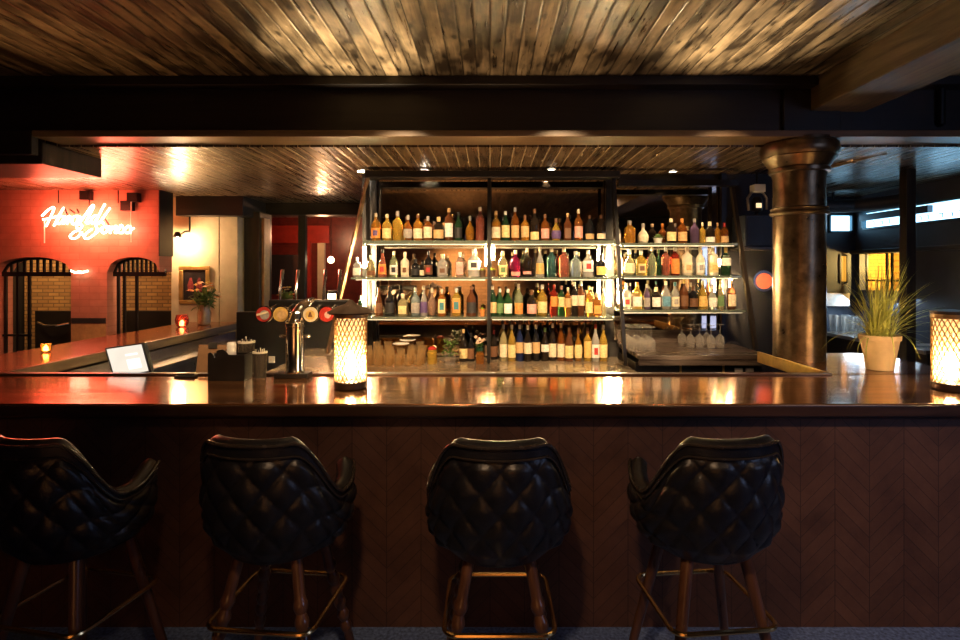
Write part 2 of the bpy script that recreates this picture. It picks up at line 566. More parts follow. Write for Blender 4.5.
def dup(root, loc, rz=0.0, label=None, group=None):
    r = root.copy()
    COL.objects.link(r)
    r.location = loc
    r.rotation_euler = (0, 0, rz)
    if label: r['label'] = label
    if group: r['group'] = group
    for ch in list(root.children):
        c = ch.copy()
        COL.objects.link(c)
        c.parent = r
        for g in list(ch.children):
            d = g.copy()
            COL.objects.link(d)
            d.parent = c
    return r


ORD = 'first second third fourth fifth sixth seventh eighth ninth tenth eleventh twelfth thirteenth fourteenth fifteenth sixteenth seventeenth eighteenth nineteenth twentieth twenty-first twenty-second'.split()

# ------------------------------------------------------------------ room shell
ZU, ZL = 3.08, 2.66                # front and back ceiling heights
BAR = 1.12                         # bar top height
struct('floor', MB().box(-6.5, -3.6, -0.06, 4.9, 10.4, 0), M['floor'], smooth=False)
struct('ceiling', MB().box(-6.5, -3.6, ZU, 4.9, 4.1, ZU + 0.06), M['ceil'], smooth=False, label='boarded front ceiling of knotty varnished planks', cat='ceiling')
struct('ceiling', MB().box(-6.5, 4.1, ZL, 4.9, 10.4, ZL + 0.06), M['ceil_low'], smooth=False, label='lower boarded ceiling over the back bar', cat='ceiling')
struct('wall_back', MB().box(-6.5, 10.3, 0, 4.9, 10.42, ZU), M['wall_dark'], smooth=False)
struct('wall_left', MB().box(-6.56, -3.6, 0, -6.44, 10.4, ZU), M['wall_dark'], smooth=False)
struct('wall_front', MB().box(-6.5, -3.66, 0, 4.9, -3.54, ZU), M['wall_dark'], smooth=False)
struct('wall_front_brick', MB().box(-3.1, -3.54, 0, 1.75, -3.44, 2.45), M['warm_brick'], smooth=False)

# dark downstand beam over the bar: web, flange and its pale edge
b = thing('trim_1', 'deep black beam crossing the ceiling above the bar', 'beam')
b['kind'] = 'structure'
MB().box(-6.4, 3.92, 2.72, 4.48, 4.14, ZU).build('web', M['beam'], b, bevel=0.006)
MB().box(-3.14, 3.84, 2.675, 4.48, 4.15, 2.72).build('flange', M['lip'], b, bevel=0.004)
MB().box(-6.4, 3.86, 2.56, -3.16, 3.92, 2.72).build('end_board', M['beam'], b, bevel=0.004)
MB().box(-6.4, 3.80, 3.02, 4.48, 3.92, ZU).build('top_fillet', M['beam'], b, bevel=0.004)
# boxed soffit at the neon end, and the tan beam running towards the camera
struct('trim_2', MB().box(-6.4, 3.93, 2.505, -3.14, 4.53, ZL), M['post'], bevel=0.006, label='boxed soffit below the beam at the neon end', cat='soffit')
struct('trim_3', MB().box(2.23, -3.5, 2.865, 2.62, 3.92, ZU), M['tan_beam'], bevel=0.008, label='tan timber beam running from the column along the ceiling', cat='beam')
# cross beam in the far passage
struct('trim_4', MB().box(-4.0, 7.5, 2.50, -1.1, 7.75, ZL), M['beam'], bevel=0.006, label='dark cross beam over the passage behind the beer tap', cat='beam')


def arch_wall():
    """Red wall at Y 6.3 with two segmental arch openings."""
    Y0, Y1 = 6.3, 6.55
    X0, X1 = -6.44, -3.72
    top = ZL
    ops = [(xpx(-6, Y0), xpx(71, Y0)), (xpx(107, Y0), -3.72)]
    spring, rise = zpx(272, Y0), zpx(257, Y0) - zpx(272, Y0)
    mb = MB()
    xs = X0
    for a, c in ops:
        mb.box(xs, Y0, 0, a, Y1, top)
        n = 14
        prev = None
        for i in range(n + 1):
            t = i / n
            x = a + (c - a) * t
            z = spring + rise * math.sqrt(max(0, 1 - (2 * t - 1) ** 2)) ** 0.9
            if prev:
                mb.prism([(prev[0], prev[1]), (x, z), (x, top), (prev[0], top)], Y0, Y1)
            prev = (x, z)
        xs = c
    if xs < X1:
        mb.box(xs, Y0, 0, X1, Y1, top)
    return mb, ops, spring, rise


mb, OPS, SPR, RISE = arch_wall()
struct('wall_arches', mb, M['red_wall'], smooth=False, label='red painted brick wall with two arched openings', cat='wall')
YA = 6.3
struct('trim_14', MB().box(-3.722, 6.29, zpx(256, 6.3), -3.712, 6.56, ZL), M['iron'], smooth=False, label='dark-painted end strip of the red wall, holding its shade', cat='trim')  # added dark sheet, puts the shade of the wall end into its colour
mb = MB().box(xpx(72, YA), YA - 0.012, zpx(323, YA), xpx(106, YA), YA, zpx(318, YA))
struct('trim_5', mb, M['wall_dark'], smooth=False, label='dark tile band on the red pier between the arches', cat='trim')
struct('baseboard_tiles', MB().box(xpx(72, YA), YA - 0.008, 0.3, xpx(106, YA), YA, zpx(324, YA)), plain('tan_tile', (0.40, 0.20, 0.08), 0.4), smooth=False)
struct('wall_yard', MB().box(-6.4, 7.7, 0, -3.98, 7.8, ZL), M['yel_brick'], smooth=False, label='yellow stock brick wall seen through the arches', cat='wall')
lamp('yard_light', 'POINT', (-5.95, 6.95, 2.35), 15, (1.0, 0.62, 0.25), 0.06)
lamp('yard_light', 'POINT', (-4.5, 6.95, 2.4), 5.5, (1.0, 0.55, 0.2), 0.06)
# cream pier with picture
struct('wall_pier', MB().box(-3.96, 6.95, 0, -3.36, 7.35, ZL), M['plaster'], bevel=0.01, label='cream plaster pier lit by a wall lamp', cat='pier')
struct('wall_pier_return', MB().box(-3.36, 6.955, 0, -3.13, 7.35, ZL), M['plaster'], bevel=0.01, label='cream side face of the plaster pier', cat='pier')
struct('trim_6', MB().box(-3.82, 6.80, 2.42, -3.0, 7.5, ZL), M['beam'], bevel=0.006, label='black beam end resting on the cream pier', cat='beam')
struct('trim_7', MB().box(-3.12, 7.1, 0, -2.92, 7.5, 2.5), M['post'], bevel=0.01, label='dark timber jamb beside the cream pier', cat='post')
struct('trim_8', MB().box(-2.905, 7.12, 0, -2.87, 7.3, 2.42), plain('pale_timber', (0.42, 0.28, 0.13), 0.5), bevel=0.004, label='pale timber stop on the passage jamb', cat='trim')
struct('trim_9', MB().box(xpx(299, 7.6), 7.56, 0, xpx(306, 7.6), 7.66, 2.5), M['post'], bevel=0.006, label='slim post in the passage behind the beer tap', cat='post')
# far passage wall with red band and red door
struct('wall_passage', MB().box(-5.2, 9.6, 0, -1.2, 9.7, ZL), M['dark_red'], smooth=False)
struct('trim_10', MB().box(-4.4, 9.56, 2.22, -2.75, 9.6, 2.52), M['bright_red'], bevel=0.004, label='bright red fascia above the far red door', cat='trim')
d = thing('door_1', 'dark red door with glazed panes at the far end of the passage', 'door', (-3.55, 9.58, 0))
d['kind'] = 'structure'
MB().box(-0.42, -0.05, 0.02, 0.42, 0, 2.18).build('leaf', M['dark_red'], d, bevel=0.004)
MB().box(-0.30, -0.06, 1.35, 0.30, -0.052, 2.02).build('pane', glassy('dark_pane', (0.05, 0.04, 0.04), 0.3, 0.05), d)
MB().box(0.42, -0.07, 0.0, 0.50, 0, 2.25).build('jamb', M['bright_red'], d)
MB().box(0.62, -0.07, 0.0, 0.74, 0, 2.22).build('pale_jamb', M['plaster'], d)
lamp('passage_light', 'POINT', (-2.6, 8.7, 2.3), 7, (1.0, 0.5, 0.25), 0.06)
# low black partition behind the tap
struct('wall_low_partition', MB().box(-2.72, 6.0, 0, -1.98, 6.1, zpx(312, 6.0)).box(-1.98, 6.0, 0, -1.62, 6.1, zpx(318, 6.0)), M['wall_dark'], bevel=0.006)
s = thing('wall_socket', 'small white socket plate on the black partition behind the tap', 'socket', (xpx(272, 6.0), 5.994, zpx(359.5, 6.0)))
MB().box(-0.033, -0.006, -0.035, 0.033, 0.006, 0.035).build('plate', M['white'], s, bevel=0.003)
MB().box(-0.012, -0.009, -0.012, 0.012, -0.006, 0.012).build('rocker', M['paper'], s)

# partition carrying the mirrors, beam end on the far right
struct('wall_bar_back', MB().box(-1.2, 5.26, 0, 3.0, 5.42, ZL), M['wall_dark'], smooth=False)
m1 = struct('mirror', MB().box(-1.10, 5.235, 0.96, 1.10, 5.26, 2.60), M['mirror'], smooth=False)
tag(m1, 'smoked mirror behind the tap-side and centre bays of bottles', 'mirror', kind='thing')
m2 = struct('mirror', MB().box(1.16, 5.235, 1.10, 2.16, 5.26, 2.60), M['mirror'], smooth=False)
tag(m2, 'smoked mirror behind the column-side bay of bottles', 'mirror', kind='thing')

# street side of the room (beyond the column)
XR = 4.5
zb0, zb1 = 2.24, 2.43
mb = MB()
mb.box(XR, -3.6, 0, XR + 0.1, 7.0, 1.52)
mb.box(XR, -3.6, 1.95, XR + 0.1, 7.0, zb0)
mb.box(XR, -3.6, zb1 + 0.03, XR + 0.1, 7.0, ZU)
mb.box(XR, -3.6, 1.52, XR + 0.1, 6.12, 1.95)
mb.box(XR, 6.82, 1.52, XR + 0.1, 7.0, 1.95)
mb.box(XR, -3.6, zb0, XR + 0.1, 5.1, zb1 + 0.03)
mb.box(XR, 6.78, zb0, XR + 0.1, 7.0, zb1 + 0.03)
struct('wall_right', mb, M['wall_blue'], smooth=False)
mb = MB().box(3.0, 6.9, 0, 4.5, 7.0, zb0 - 0.02).box(3.0, 6.9, zb1 + 0.02, 4.5, 7.0, ZL)
mb.box(3.0, 6.9, zb0 - 0.02, 4.16, 7.0, zb1 + 0.02).box(4.47, 6.9, zb0 - 0.02, 4.5, 7.0, zb1 + 0.02)
struct('wall_street', mb, M['wall_blue'], smooth=False)


def transom(name, fix, a0, a1, z0, z1, axis, label):
    w_ = thing(name, label, 'window', (0, 0, 0))
    w_['kind'] = 'structure'
    fr = MB()
    g = 0.022
    if axis == 'Y':
        for q in ((a0, z0, a1, z0 + g), (a0, z1 - g, a1, z1), (a0, z0, a0 + g, z1), (a1 - g, z0, a1, z1)):
            fr.box(fix - 0.02, q[0], q[1], fix + 0.05, q[2], q[3])
        MB().box(fix + 0.03, a0 + g, z0 + g, fix + 0.036, a1 - g, z1 - g).build('pane', M['sky'], w_, smooth=False)
    else:
        for q in ((a0, z0, a1, z0 + g), (a0, z1 - g, a1, z1), (a0, z0, a0 + g, z1), (a1 - g, z0, a1, z1)):
            fr.box(q[0], fix - 0.02, q[1], q[2], fix + 0.05, q[3])
        MB().box(a0 + g, fix + 0.03, z0 + g, a1 - g, fix + 0.036, z1 - g).build('pane', M['sky'], w_, smooth=False)
    fr.build('window_frame', plain('blue_frame', (0.03, 0.10, 0.14), 0.4), w_, smooth=False)
    return w_


transom('window_1', 6.9, 4.17, 4.47, zb0 - 0.02, zb1 + 0.02, 'X', 'small square transom light at the far end of the street wall')
w2 = transom('window_2', XR, 5.14, 6.76, zb0, zb1 + 0.03, 'Y', 'long transom window with reversed lettering above the street door')
# reversed dark lettering on the transoms (seen from behind)
mb = MB()
for i, (y, hh, ww) in enumerate([(6.62, .05, .05), (6.48, .04, .05), (6.36, .05, .04), (6.1, .04, .06), (6.0, .05, .04), (5.9, .04, .05), (5.8, .05, .04), (5.62, .05, .05), (5.5, .04, .05), (5.4, .05, .04)]):
    mb.box(XR + 0.027, y - ww / 2, 2.285, XR + 0.029, y - ww / 2 + 0.012, 2.285 + hh)
    mb.box(XR + 0.027, y - ww / 2, 2.285 + hh * .8, XR + 0.029, y + ww / 2, 2.285 + hh)
mb.build('lettering', M['wall_blue'], w2, smooth=False)
# dark obstacle outside the long transom: an awning box
struct('trim_11', MB().box(XR - 0.03, 5.72, 2.35, XR + 0.025, 6.78, 2.425), M['wall_blue'], smooth=False, label='dark roller box across the top of the long transom window', cat='roller box')
# lit niche in the street wall with yellow glazed brick
ws = thing('window_4', 'narrow amber lit slot window in the far street wall', 'window', (0, 0, 0))
ws['kind'] = 'structure'
MB().box(4.32, 6.885, 1.62, 4.38, 6.899, 1.93).build('pane', glow('amber_pane', (1.0, .46, .05), .2, (.2, .1, .02)), ws)
MB().box(4.30, 6.88, 1.60, 4.32, 6.899, 1.95).box(4.38, 6.88, 1.60, 4.40, 6.899, 1.95).build('window_frame', M['iron'], ws)
du = thing('air_duct', 'dark rounded air duct crossing the top of the street windows', 'duct', (0, 0, 0))
MB().tube([(3.7, 6.6, 2.5), (4.2, 6.45, 2.5), (4.36, 6.2, 2.50), (4.40, 5.9, 2.50)], .075, 16).build('duct_run', M['wall_blue'], du)
MB().box(3.98, 6.5, 2.57, 4.0, 6.52, ZL).build('hanger', M['iron'], du)
nich = thing('window_3', 'yellow lit brick niche in the street wall below the transoms', 'window', (0, 0, 0))
nich['kind'] = 'structure'
MB().box(XR + 0.5, 5.5, 1.45, XR + 0.55, 6.95, 2.0).build('brick_back', M['yellow_lit'], nich, smooth=False)
MB().box(XR + 0.1, 6.93, 1.47, XR + 0.56, 6.95, 2.0).build('brick_end', brick('yellow_end_brick', (0.85, 0.52, 0.10), (0.70, 0.40, 0.07), (0.40, 0.22, 0.05), bw=.1, bh=.045, msize=.006), nich, smooth=False)
MB().box(XR + 0.1, 5.5, 1.44, XR + 0.5, 6.95, 1.47).box(XR + 0.1, 5.5, 2.0, XR + 0.5, 6.95, 2.03).box(XR + 0.1, 5.46, 1.44, XR + 0.5, 5.5, 2.03).box(XR + 0.1, 6.95, 1.44, XR + 0.5, 6.99, 2.03).build('reveal', M['wall_dark'], nich, smooth=False)
mb = MB()
for y in (6.70, 6.36, 6.28):
    mb.box(XR + 0.0, y - 0.012, 1.52, XR + 0.02, y + 0.012, 1.95)
mb.box(XR + 0.0, 6.12, 1.63, XR + 0.02, 6.70, 1.65)
mb.build('window_frame', M['iron'], nich, smooth=False)
lamp('niche_light', 'POINT', (XR + 0.3, 6.35, 1.85), 18, (1.0, 0.66, 0.2), 0.04)
struct('trim_12', MB().box(XR - 0.1, -3.0, 1.955, XR, 6.85, 2.0), M['beam'], bevel=0.004, label='dark ledge along the street wall', cat='ledge')
struct('trim_13', MB().box(xpx(903, 5.0), 4.96, 0, xpx(913, 5.0), 5.05, ZL), M['post'], bevel=0.006, label='slim dark post standing beyond the potted grass', cat='post')

# ------------------------------------------------------------------ bar counter
YF = 2.675
ct = thing('bar_counter', 'long bar with glossy copper-brown top and dark chevron-boarded front', 'counter', (0, 0, 0))
MB().box(-6.3, YF, 1.068, 4.3, 3.44, BAR).build('worktop', M['bar_top'], ct, bevel=0.006)
MB().box(-6.3, YF - 0.012, 1.062, 4.3, YF, 1.114).build('edge_band', M['bar_edge'], ct, bevel=0.004)
MB().box(-6.3, 2.72, 1.035, 4.3, 2.76, 1.068).build('cornice', M['bar_edge'], ct, bevel=0.006)
MB().box(-6.3, 2.76, 0.0, 4.3, 2.82, 1.066).build('front_panel', M['bar_front'], ct, smooth=False)
MB().box(-3.05, 3.395, BAR, 2.08, 3.44, BAR + 0.012).build('rear_rail', M['bar_edge'], ct, bevel=0.004)
lb = thing('side_counter', 'glossy timber side bar running back towards the cream pier', 'counter', (0, 0, 0))
MB().box(-3.72, 3.445, 1.068, -3.05, 6.93, BAR).build('worktop', M['side_top'], lb, bevel=0.006)
MB().box(-3.05, 3.445, 1.045, -3.03, 6.93, BAR).build('edge_band', M['tan_beam'], lb, bevel=0.003)
MB().box(-3.66, 3.5, 0, -3.35, 6.9, 1.066).build('bar_front', M['bar_edge'], lb)
rb = thing('return_counter', 'glossy timber bar return beside the iron column', 'counter', (0, 0, 0))
MB().prism([(2.08, 3.445), (2.95, 3.445), (2.95, 4.15), (2.82, 4.32), (2.08, 4.32)], 1.068, BAR, 'XY').build('worktop', M['bar_top'], rb, bevel=0.006)
MB().box(2.06, 3.445, 1.05, 2.08, 4.32, BAR + 0.012).build('edge_band', M['gold'], rb, bevel=0.003)
MB().box(2.5, 3.5, 0, 2.9, 4.25, 1.066).build('bar_front', M['bar_edge'], rb)

# back counters
bc = thing('back_counter', 'pale stone-topped back counter under the bottle shelves', 'counter', (0, 0, 0))
MB().box(-1.78, 4.45, 0.915, 1.17, 5.23, 0.95).build('worktop', M['marble'], bc, bevel=0.004)
MB().box(-1.74, 4.5, 0.0, 1.12, 5.2, 0.914).build('cabinet_body', M['black'], bc)
be = thing('end_counter', 'pale stone counter end reaching into the passage behind the tap', 'counter', (0, 0, 0))
MB().prism([(-1.78, 5.235), (-1.215, 5.235), (-1.215, 5.82), (-1.9, 5.82)], 0.915, 0.95, 'XY').build('worktop', M['marble'], be, bevel=0.004)
MB().prism([(-1.74, 5.25), (-1.25, 5.25), (-1.25, 5.78), (-1.84, 5.78)], 0.0, 0.914, 'XY').build('cabinet_body', M['black'], be)
br = thing('raised_counter', 'dark raised worktop holding upturned wine glasses', 'counter', (0, 0, 0))
MB().box(1.19, 4.45, 1.045, 2.24, 5.23, 1.08).build('worktop', M['slate'], br, bevel=0.005)
MB().box(1.19, 4.46, 1.0, 2.24, 4.5, 1.044).build('fascia', M['slate'], br)
MB().box(1.19, 4.58, 0.0, 2.22, 5.2, 1.0).build('cabinet_body', M['black'], br)
MB().box(1.19, 5.205, 1.08, 2.13, 5.232, 1.20).build('upstand', M['slate'], br)
for x in (1.55, 1.9):
    MB().box(x, 4.57, 0.55, x + 0.015, 4.58, 0.98).build('door_edge', M['gold'], br)
MB().box(2.0, 4.565, 0.93, 2.06, 4.58, 0.96).build('control', M['white'], br)
MB().box(2.09, 4.565, 0.93, 2.15, 4.58, 0.96).build('control', M['white'], br)

# ------------------------------------------------------------------ bottle shelving
sh = thing('bottle_shelving', 'black steel shelving frame with glass shelves and light strips', 'shelving', (0, 0, 0))
YS0, YS1 = 4.83, 5.22
MB().box(-1.09, 4.86, 2.565, 1.13, 5.0, 2.625).build('top_rail', M['iron'], sh, bevel=0.004)
for x in (-1.07, -0.005, 1.09):
    MB().box(x - 0.02, 5.17, 0.952, x + 0.02, 5.22, 2.655).build('upright', M['iron'], sh)
MB().bar((-0.012, 4.82, 0.962), (-0.005, 4.92, 2.57), 0.028, 0.02).build('front_post', M['iron'], sh)
MB().bar((1.125, 4.66, 0.962), (1.085, 4.92, 2.57), 0.030, 0.022).build('front_post', M['iron'], sh)
MB().bar((-1.545, 5.32, 0.968), (-1.075, 4.93, 2.57), 0.030, 0.022).build('leaning_post', M['lip'], sh)
MB().bar((-1.085, 5.12, 0.962), (-1.085, 4.95, 2.57), 0.03, 0.022).build('front_post', M['iron'], sh)
ZS = [2.015, 1.697, 1.355]
TH = [0.030, 0.018, 0.020]
for z, th, xl in zip(ZS, TH, (-1.10, -1.20, -1.24)):
    MB().box(xl, YS0, z - th, -0.02, YS1, z).build('glass_shelf', M['shelf'], sh, bevel=0.002)
    MB().box(0.005, YS0, z - th, 1.09, YS1, z).build('glass_shelf', M['shelf'], sh, bevel=0.002)
# vertical light strips under the shelves at the bay ends
def strip(x, y, z0, z1, w_=0.016, parent=sh):
    MB().box(x - w_ / 2, y - 0.008, z0, x + w_ / 2, y + 0.008, z1).build('light_strip', M['led'], parent, smooth=False)
for z0, z1 in ((1.78, 1.97), (1.44, 1.67)):
    strip(-1.125, 5.02, z0, z1, 0.022)
    strip(1.062, 5.0, z0, z1, 0.022)
for z_, th_, xa in zip(ZS, TH, (-1.06, -1.16, -1.18)):
    for a_, b_ in ((xa, -0.04), (0.02, 1.06)):
        MB().box(a_, YS0 + .006, z_ - th_ - .008, b_, YS0 + .016, z_ - th_).build('fill_line', M['shelf_fill'], sh, smooth=False)  # glowing line added under each shelf front to light the bottles
strip(0.03, 5.0, 1.86, 1.97, 0.02)
strip(-0.04, 5.19, 1.80, 1.97, 0.012)
r2 = thing('bottle_shelving', 'narrow steel and glass shelving between mirror frame and column', 'shelving', (0, 0, 0))
ZR = [1.993, 1.712, 1.414]
for z, xe in zip(ZR, (2.14, 2.17, 2.21)):
    MB().box(1.13, YS0, z - 0.02, xe, YS1, z).build('glass_shelf', M['shelf'], r2, bevel=0.002)
    MB().box(1.16, YS0 + .006, z - .028, xe - .03, YS0 + .016, z - .02).build('fill_line', M['shelf_fill'], r2, smooth=False)  # same added glow under the narrow shelves
MB().bar((2.24, 4.72, 1.092), (2.15, 5.0, 2.57), 0.035, 0.025).build('leaning_post', M['post'], r2)
MB().box(1.13, 4.9, 2.50, 2.17, 4.98, 2.55).build('top_rail', M['iron'], r2)
MB().box(2.14, 5.17, 1.081, 2.18, 5.22, 2.655).build('upright', M['iron'], r2)
strip(2.17, 5.05, 1.55, 1.68, 0.018, r2)
strip(1.16, 5.05, 1.46, 1.69, 0.016, r2)
strip(1.16, 5.05, 1.75, 1.96, 0.016, r2)
strip(2.12, 5.19, 1.80, 1.86, 0.03, r2)

# ------------------------------------------------------------------ bottles
PROF = {
    'std': [(.90, 0), (1, .015), (1, .56), (.94, .62), (.62, .70), (.36, .76), (.32, .80), (.31, .94)],
    'wine': [(.92, 0), (1, .02), (1, .52), (.88, .60), (.58, .70), (.38, .77), (.34, .82), (.32, .95)],
    'tall': [(.92, 0), (1, .015), (1, .66), (.9, .72), (.5, .78), (.36, .82), (.34, .95)],
    'squat': [(.92, 0), (1, .03), (1, .58), (.92, .66), (.50, .74), (.34, .78), (.32, .90)],
    'round': [(.55, 0), (.85, .06), (1, .24), (.98, .40), (.72, .56), (.38, .66), (.30, .72), (.29, .90)],
    'bell': [(.95, 0), (1, .02), (.94, .30), (.80, .52), (.52, .66), (.34, .74), (.31, .94)],
}
GL = {
    'amber': (0.92, 0.40, 0.05), 'damber': (0.50, 0.15, 0.025), 'gold': (0.98, 0.62, 0.10), 'pyel': (0.88, 0.76, 0.38), 'clear': (0.97, 0.94, 0.86),
    'dark': (0.020, 0.014, 0.010), 'black': (0.012, 0.011, 0.012), 'green': (0.04, 0.16, 0.05), 'dgreen': (0.015, 0.045, 0.02), 'pgreen': (0.62, 0.72, 0.42),
    'red': (0.60, 0.04, 0.02), 'rose': (0.85, 0.25, 0.16), 'peach': (0.85, 0.52, 0.36), 'magenta': (0.50, 0.02, 0.12), 'teal': (0.09, 0.24, 0.22),
    'pblue': (0.62, 0.78, 0.78), 'orange': (0.85, 0.30, 0.05), 'cream': (0.88, 0.80, 0.62), 'purple': (0.10, 0.06, 0.12), 'brown': (0.12, 0.04, 0.015), 'blue': (0.03, 0.06, 0.25),
}
GW = {'amber': 'amber', 'damber': 'deep amber', 'gold': 'golden', 'pyel': 'pale yellow', 'clear': 'clear', 'dark': 'dark', 'black': 'black', 'green': 'green', 'dgreen': 'dark green',
      'pgreen': 'pale green', 'red': 'red', 'rose': 'rose red', 'peach': 'peach', 'magenta': 'magenta', 'teal': 'teal', 'pblue': 'pale blue', 'orange': 'orange', 'cream': 'frosted cream',
      'purple': 'purple', 'brown': 'brown', 'blue': 'blue'}
LB = {
    'cream': (0.78, 0.66, 0.46), 'white': (0.82, 0.79, 0.72), 'tan': (0.62, 0.40, 0.18), 'orange': (0.72, 0.28, 0.06), 'yellow': (0.78, 0.61, 0.28), 'pink': (0.75, 0.36, 0.30),
    'black': (0.02, 0.018, 0.018), 'brown': (0.16, 0.07, 0.03), 'red': (0.50, 0.04, 0.03), 'purple': (0.12, 0.07, 0.2), 'teal': (0.05, 0.22, 0.26), 'gold': (0.70, 0.46, 0.14), 'grey': (0.35, 0.32, 0.29),
    'blue': (0.12, 0.30, 0.42), 'green': (0.12, 0.22, 0.08),
}
BG, BL, BC = {}, {}, {}
for k, c in GL.items():
    opaque = k in ('dark', 'black', 'dgreen', 'purple', 'cream', 'brown')
    BG[k] = glassy('bottle_glass_' + k, c, 0.2 if opaque else 0.72, 0.05, 1.40)
for k, c in LB.items():
    BL[k] = plain('paper_label_' + k, c, 0.6, var=0.22, scale=60)
    BC[k] = plain('cap_' + k, c, 0.35, 0.2, var=0.15, scale=30)
PX = 5.0 / F


def bottle(x, z, wpx, hpx, kind, glass, label, cap, emb=None, lab=(.10, .46), square=False, Y=4.98, where='', group=''):
    R, h = wpx * PX / 2, hpx * PX
    sq = 4.5 if square else 2.0
    k1 = 0.84 if square else 1.0           # a superellipse reaches further at its corners
    pr = [(r * R * k1 if r > .5 else r * R * .95, q * h) for r, q in PROF[kind]]
    words = GW[glass] + (' square' if square else '') + (' wine' if False else '') + ' bottle'
    words += (' with ' + (emb + '-marked ' if emb else '') + label + ' label') if label else (' with ' + cap + ' cap')
    o = thing('bottle', words + ', ' + where, 'bottle', (x, Y, z), 0, group)
    MB().lathe(pr, 20, power=sq).build('body', BG[glass], o, angle=50)
    zt = pr[-1][1]
    rn = pr[-1][0]
    MB().lathe([(rn * 1.12, zt - 0.035 * h - 0.012), (rn * 1.16, zt - 0.01), (rn * 1.16, h - 0.002), (rn * 1.0, h)], 12).build('cap', BC[cap], o)
    if label:
        z0, z1 = lab[0] * h, lab[1] * h
        rr = R * k1 * 1.012 + 0.0006
        # label follows the body on its front half
        def rad(zz):
            for (ra, za), (rb_, zb) in zip(pr, pr[1:]):
                if za <= zz <= zb:
                    return (ra + (rb_ - ra) * (zz - za) / max(1e-6, zb - za)) * 1.015 + 0.0008
            return rr
        n = 4
        lp = [(rad(z0 + (z1 - z0) * i / n), z0 + (z1 - z0) * i / n) for i in range(n + 1)]
        a0, a1 = (-PI / 2 - 1.15, -PI / 2 + 1.15) if not square else (-PI / 2 - 0.72, -PI / 2 + 0.72)
        lo = MB().lathe(lp, 12, power=sq, a0=a0, a1=a1).build('label', BL[label], o)
        if emb:
            zm, hh = (z0 + z1) / 2, (z1 - z0) * 0.26
            ep = [(rad(zm + hh * s) * 1.012 + 0.0008, zm + hh * s) for s in (-1, -.33, .33, 1)]
            MB().lathe(ep, 8, power=sq, a0=-PI / 2 - .45, a1=-PI / 2 + .45).build('emblem', BL[emb], lo)
    return o


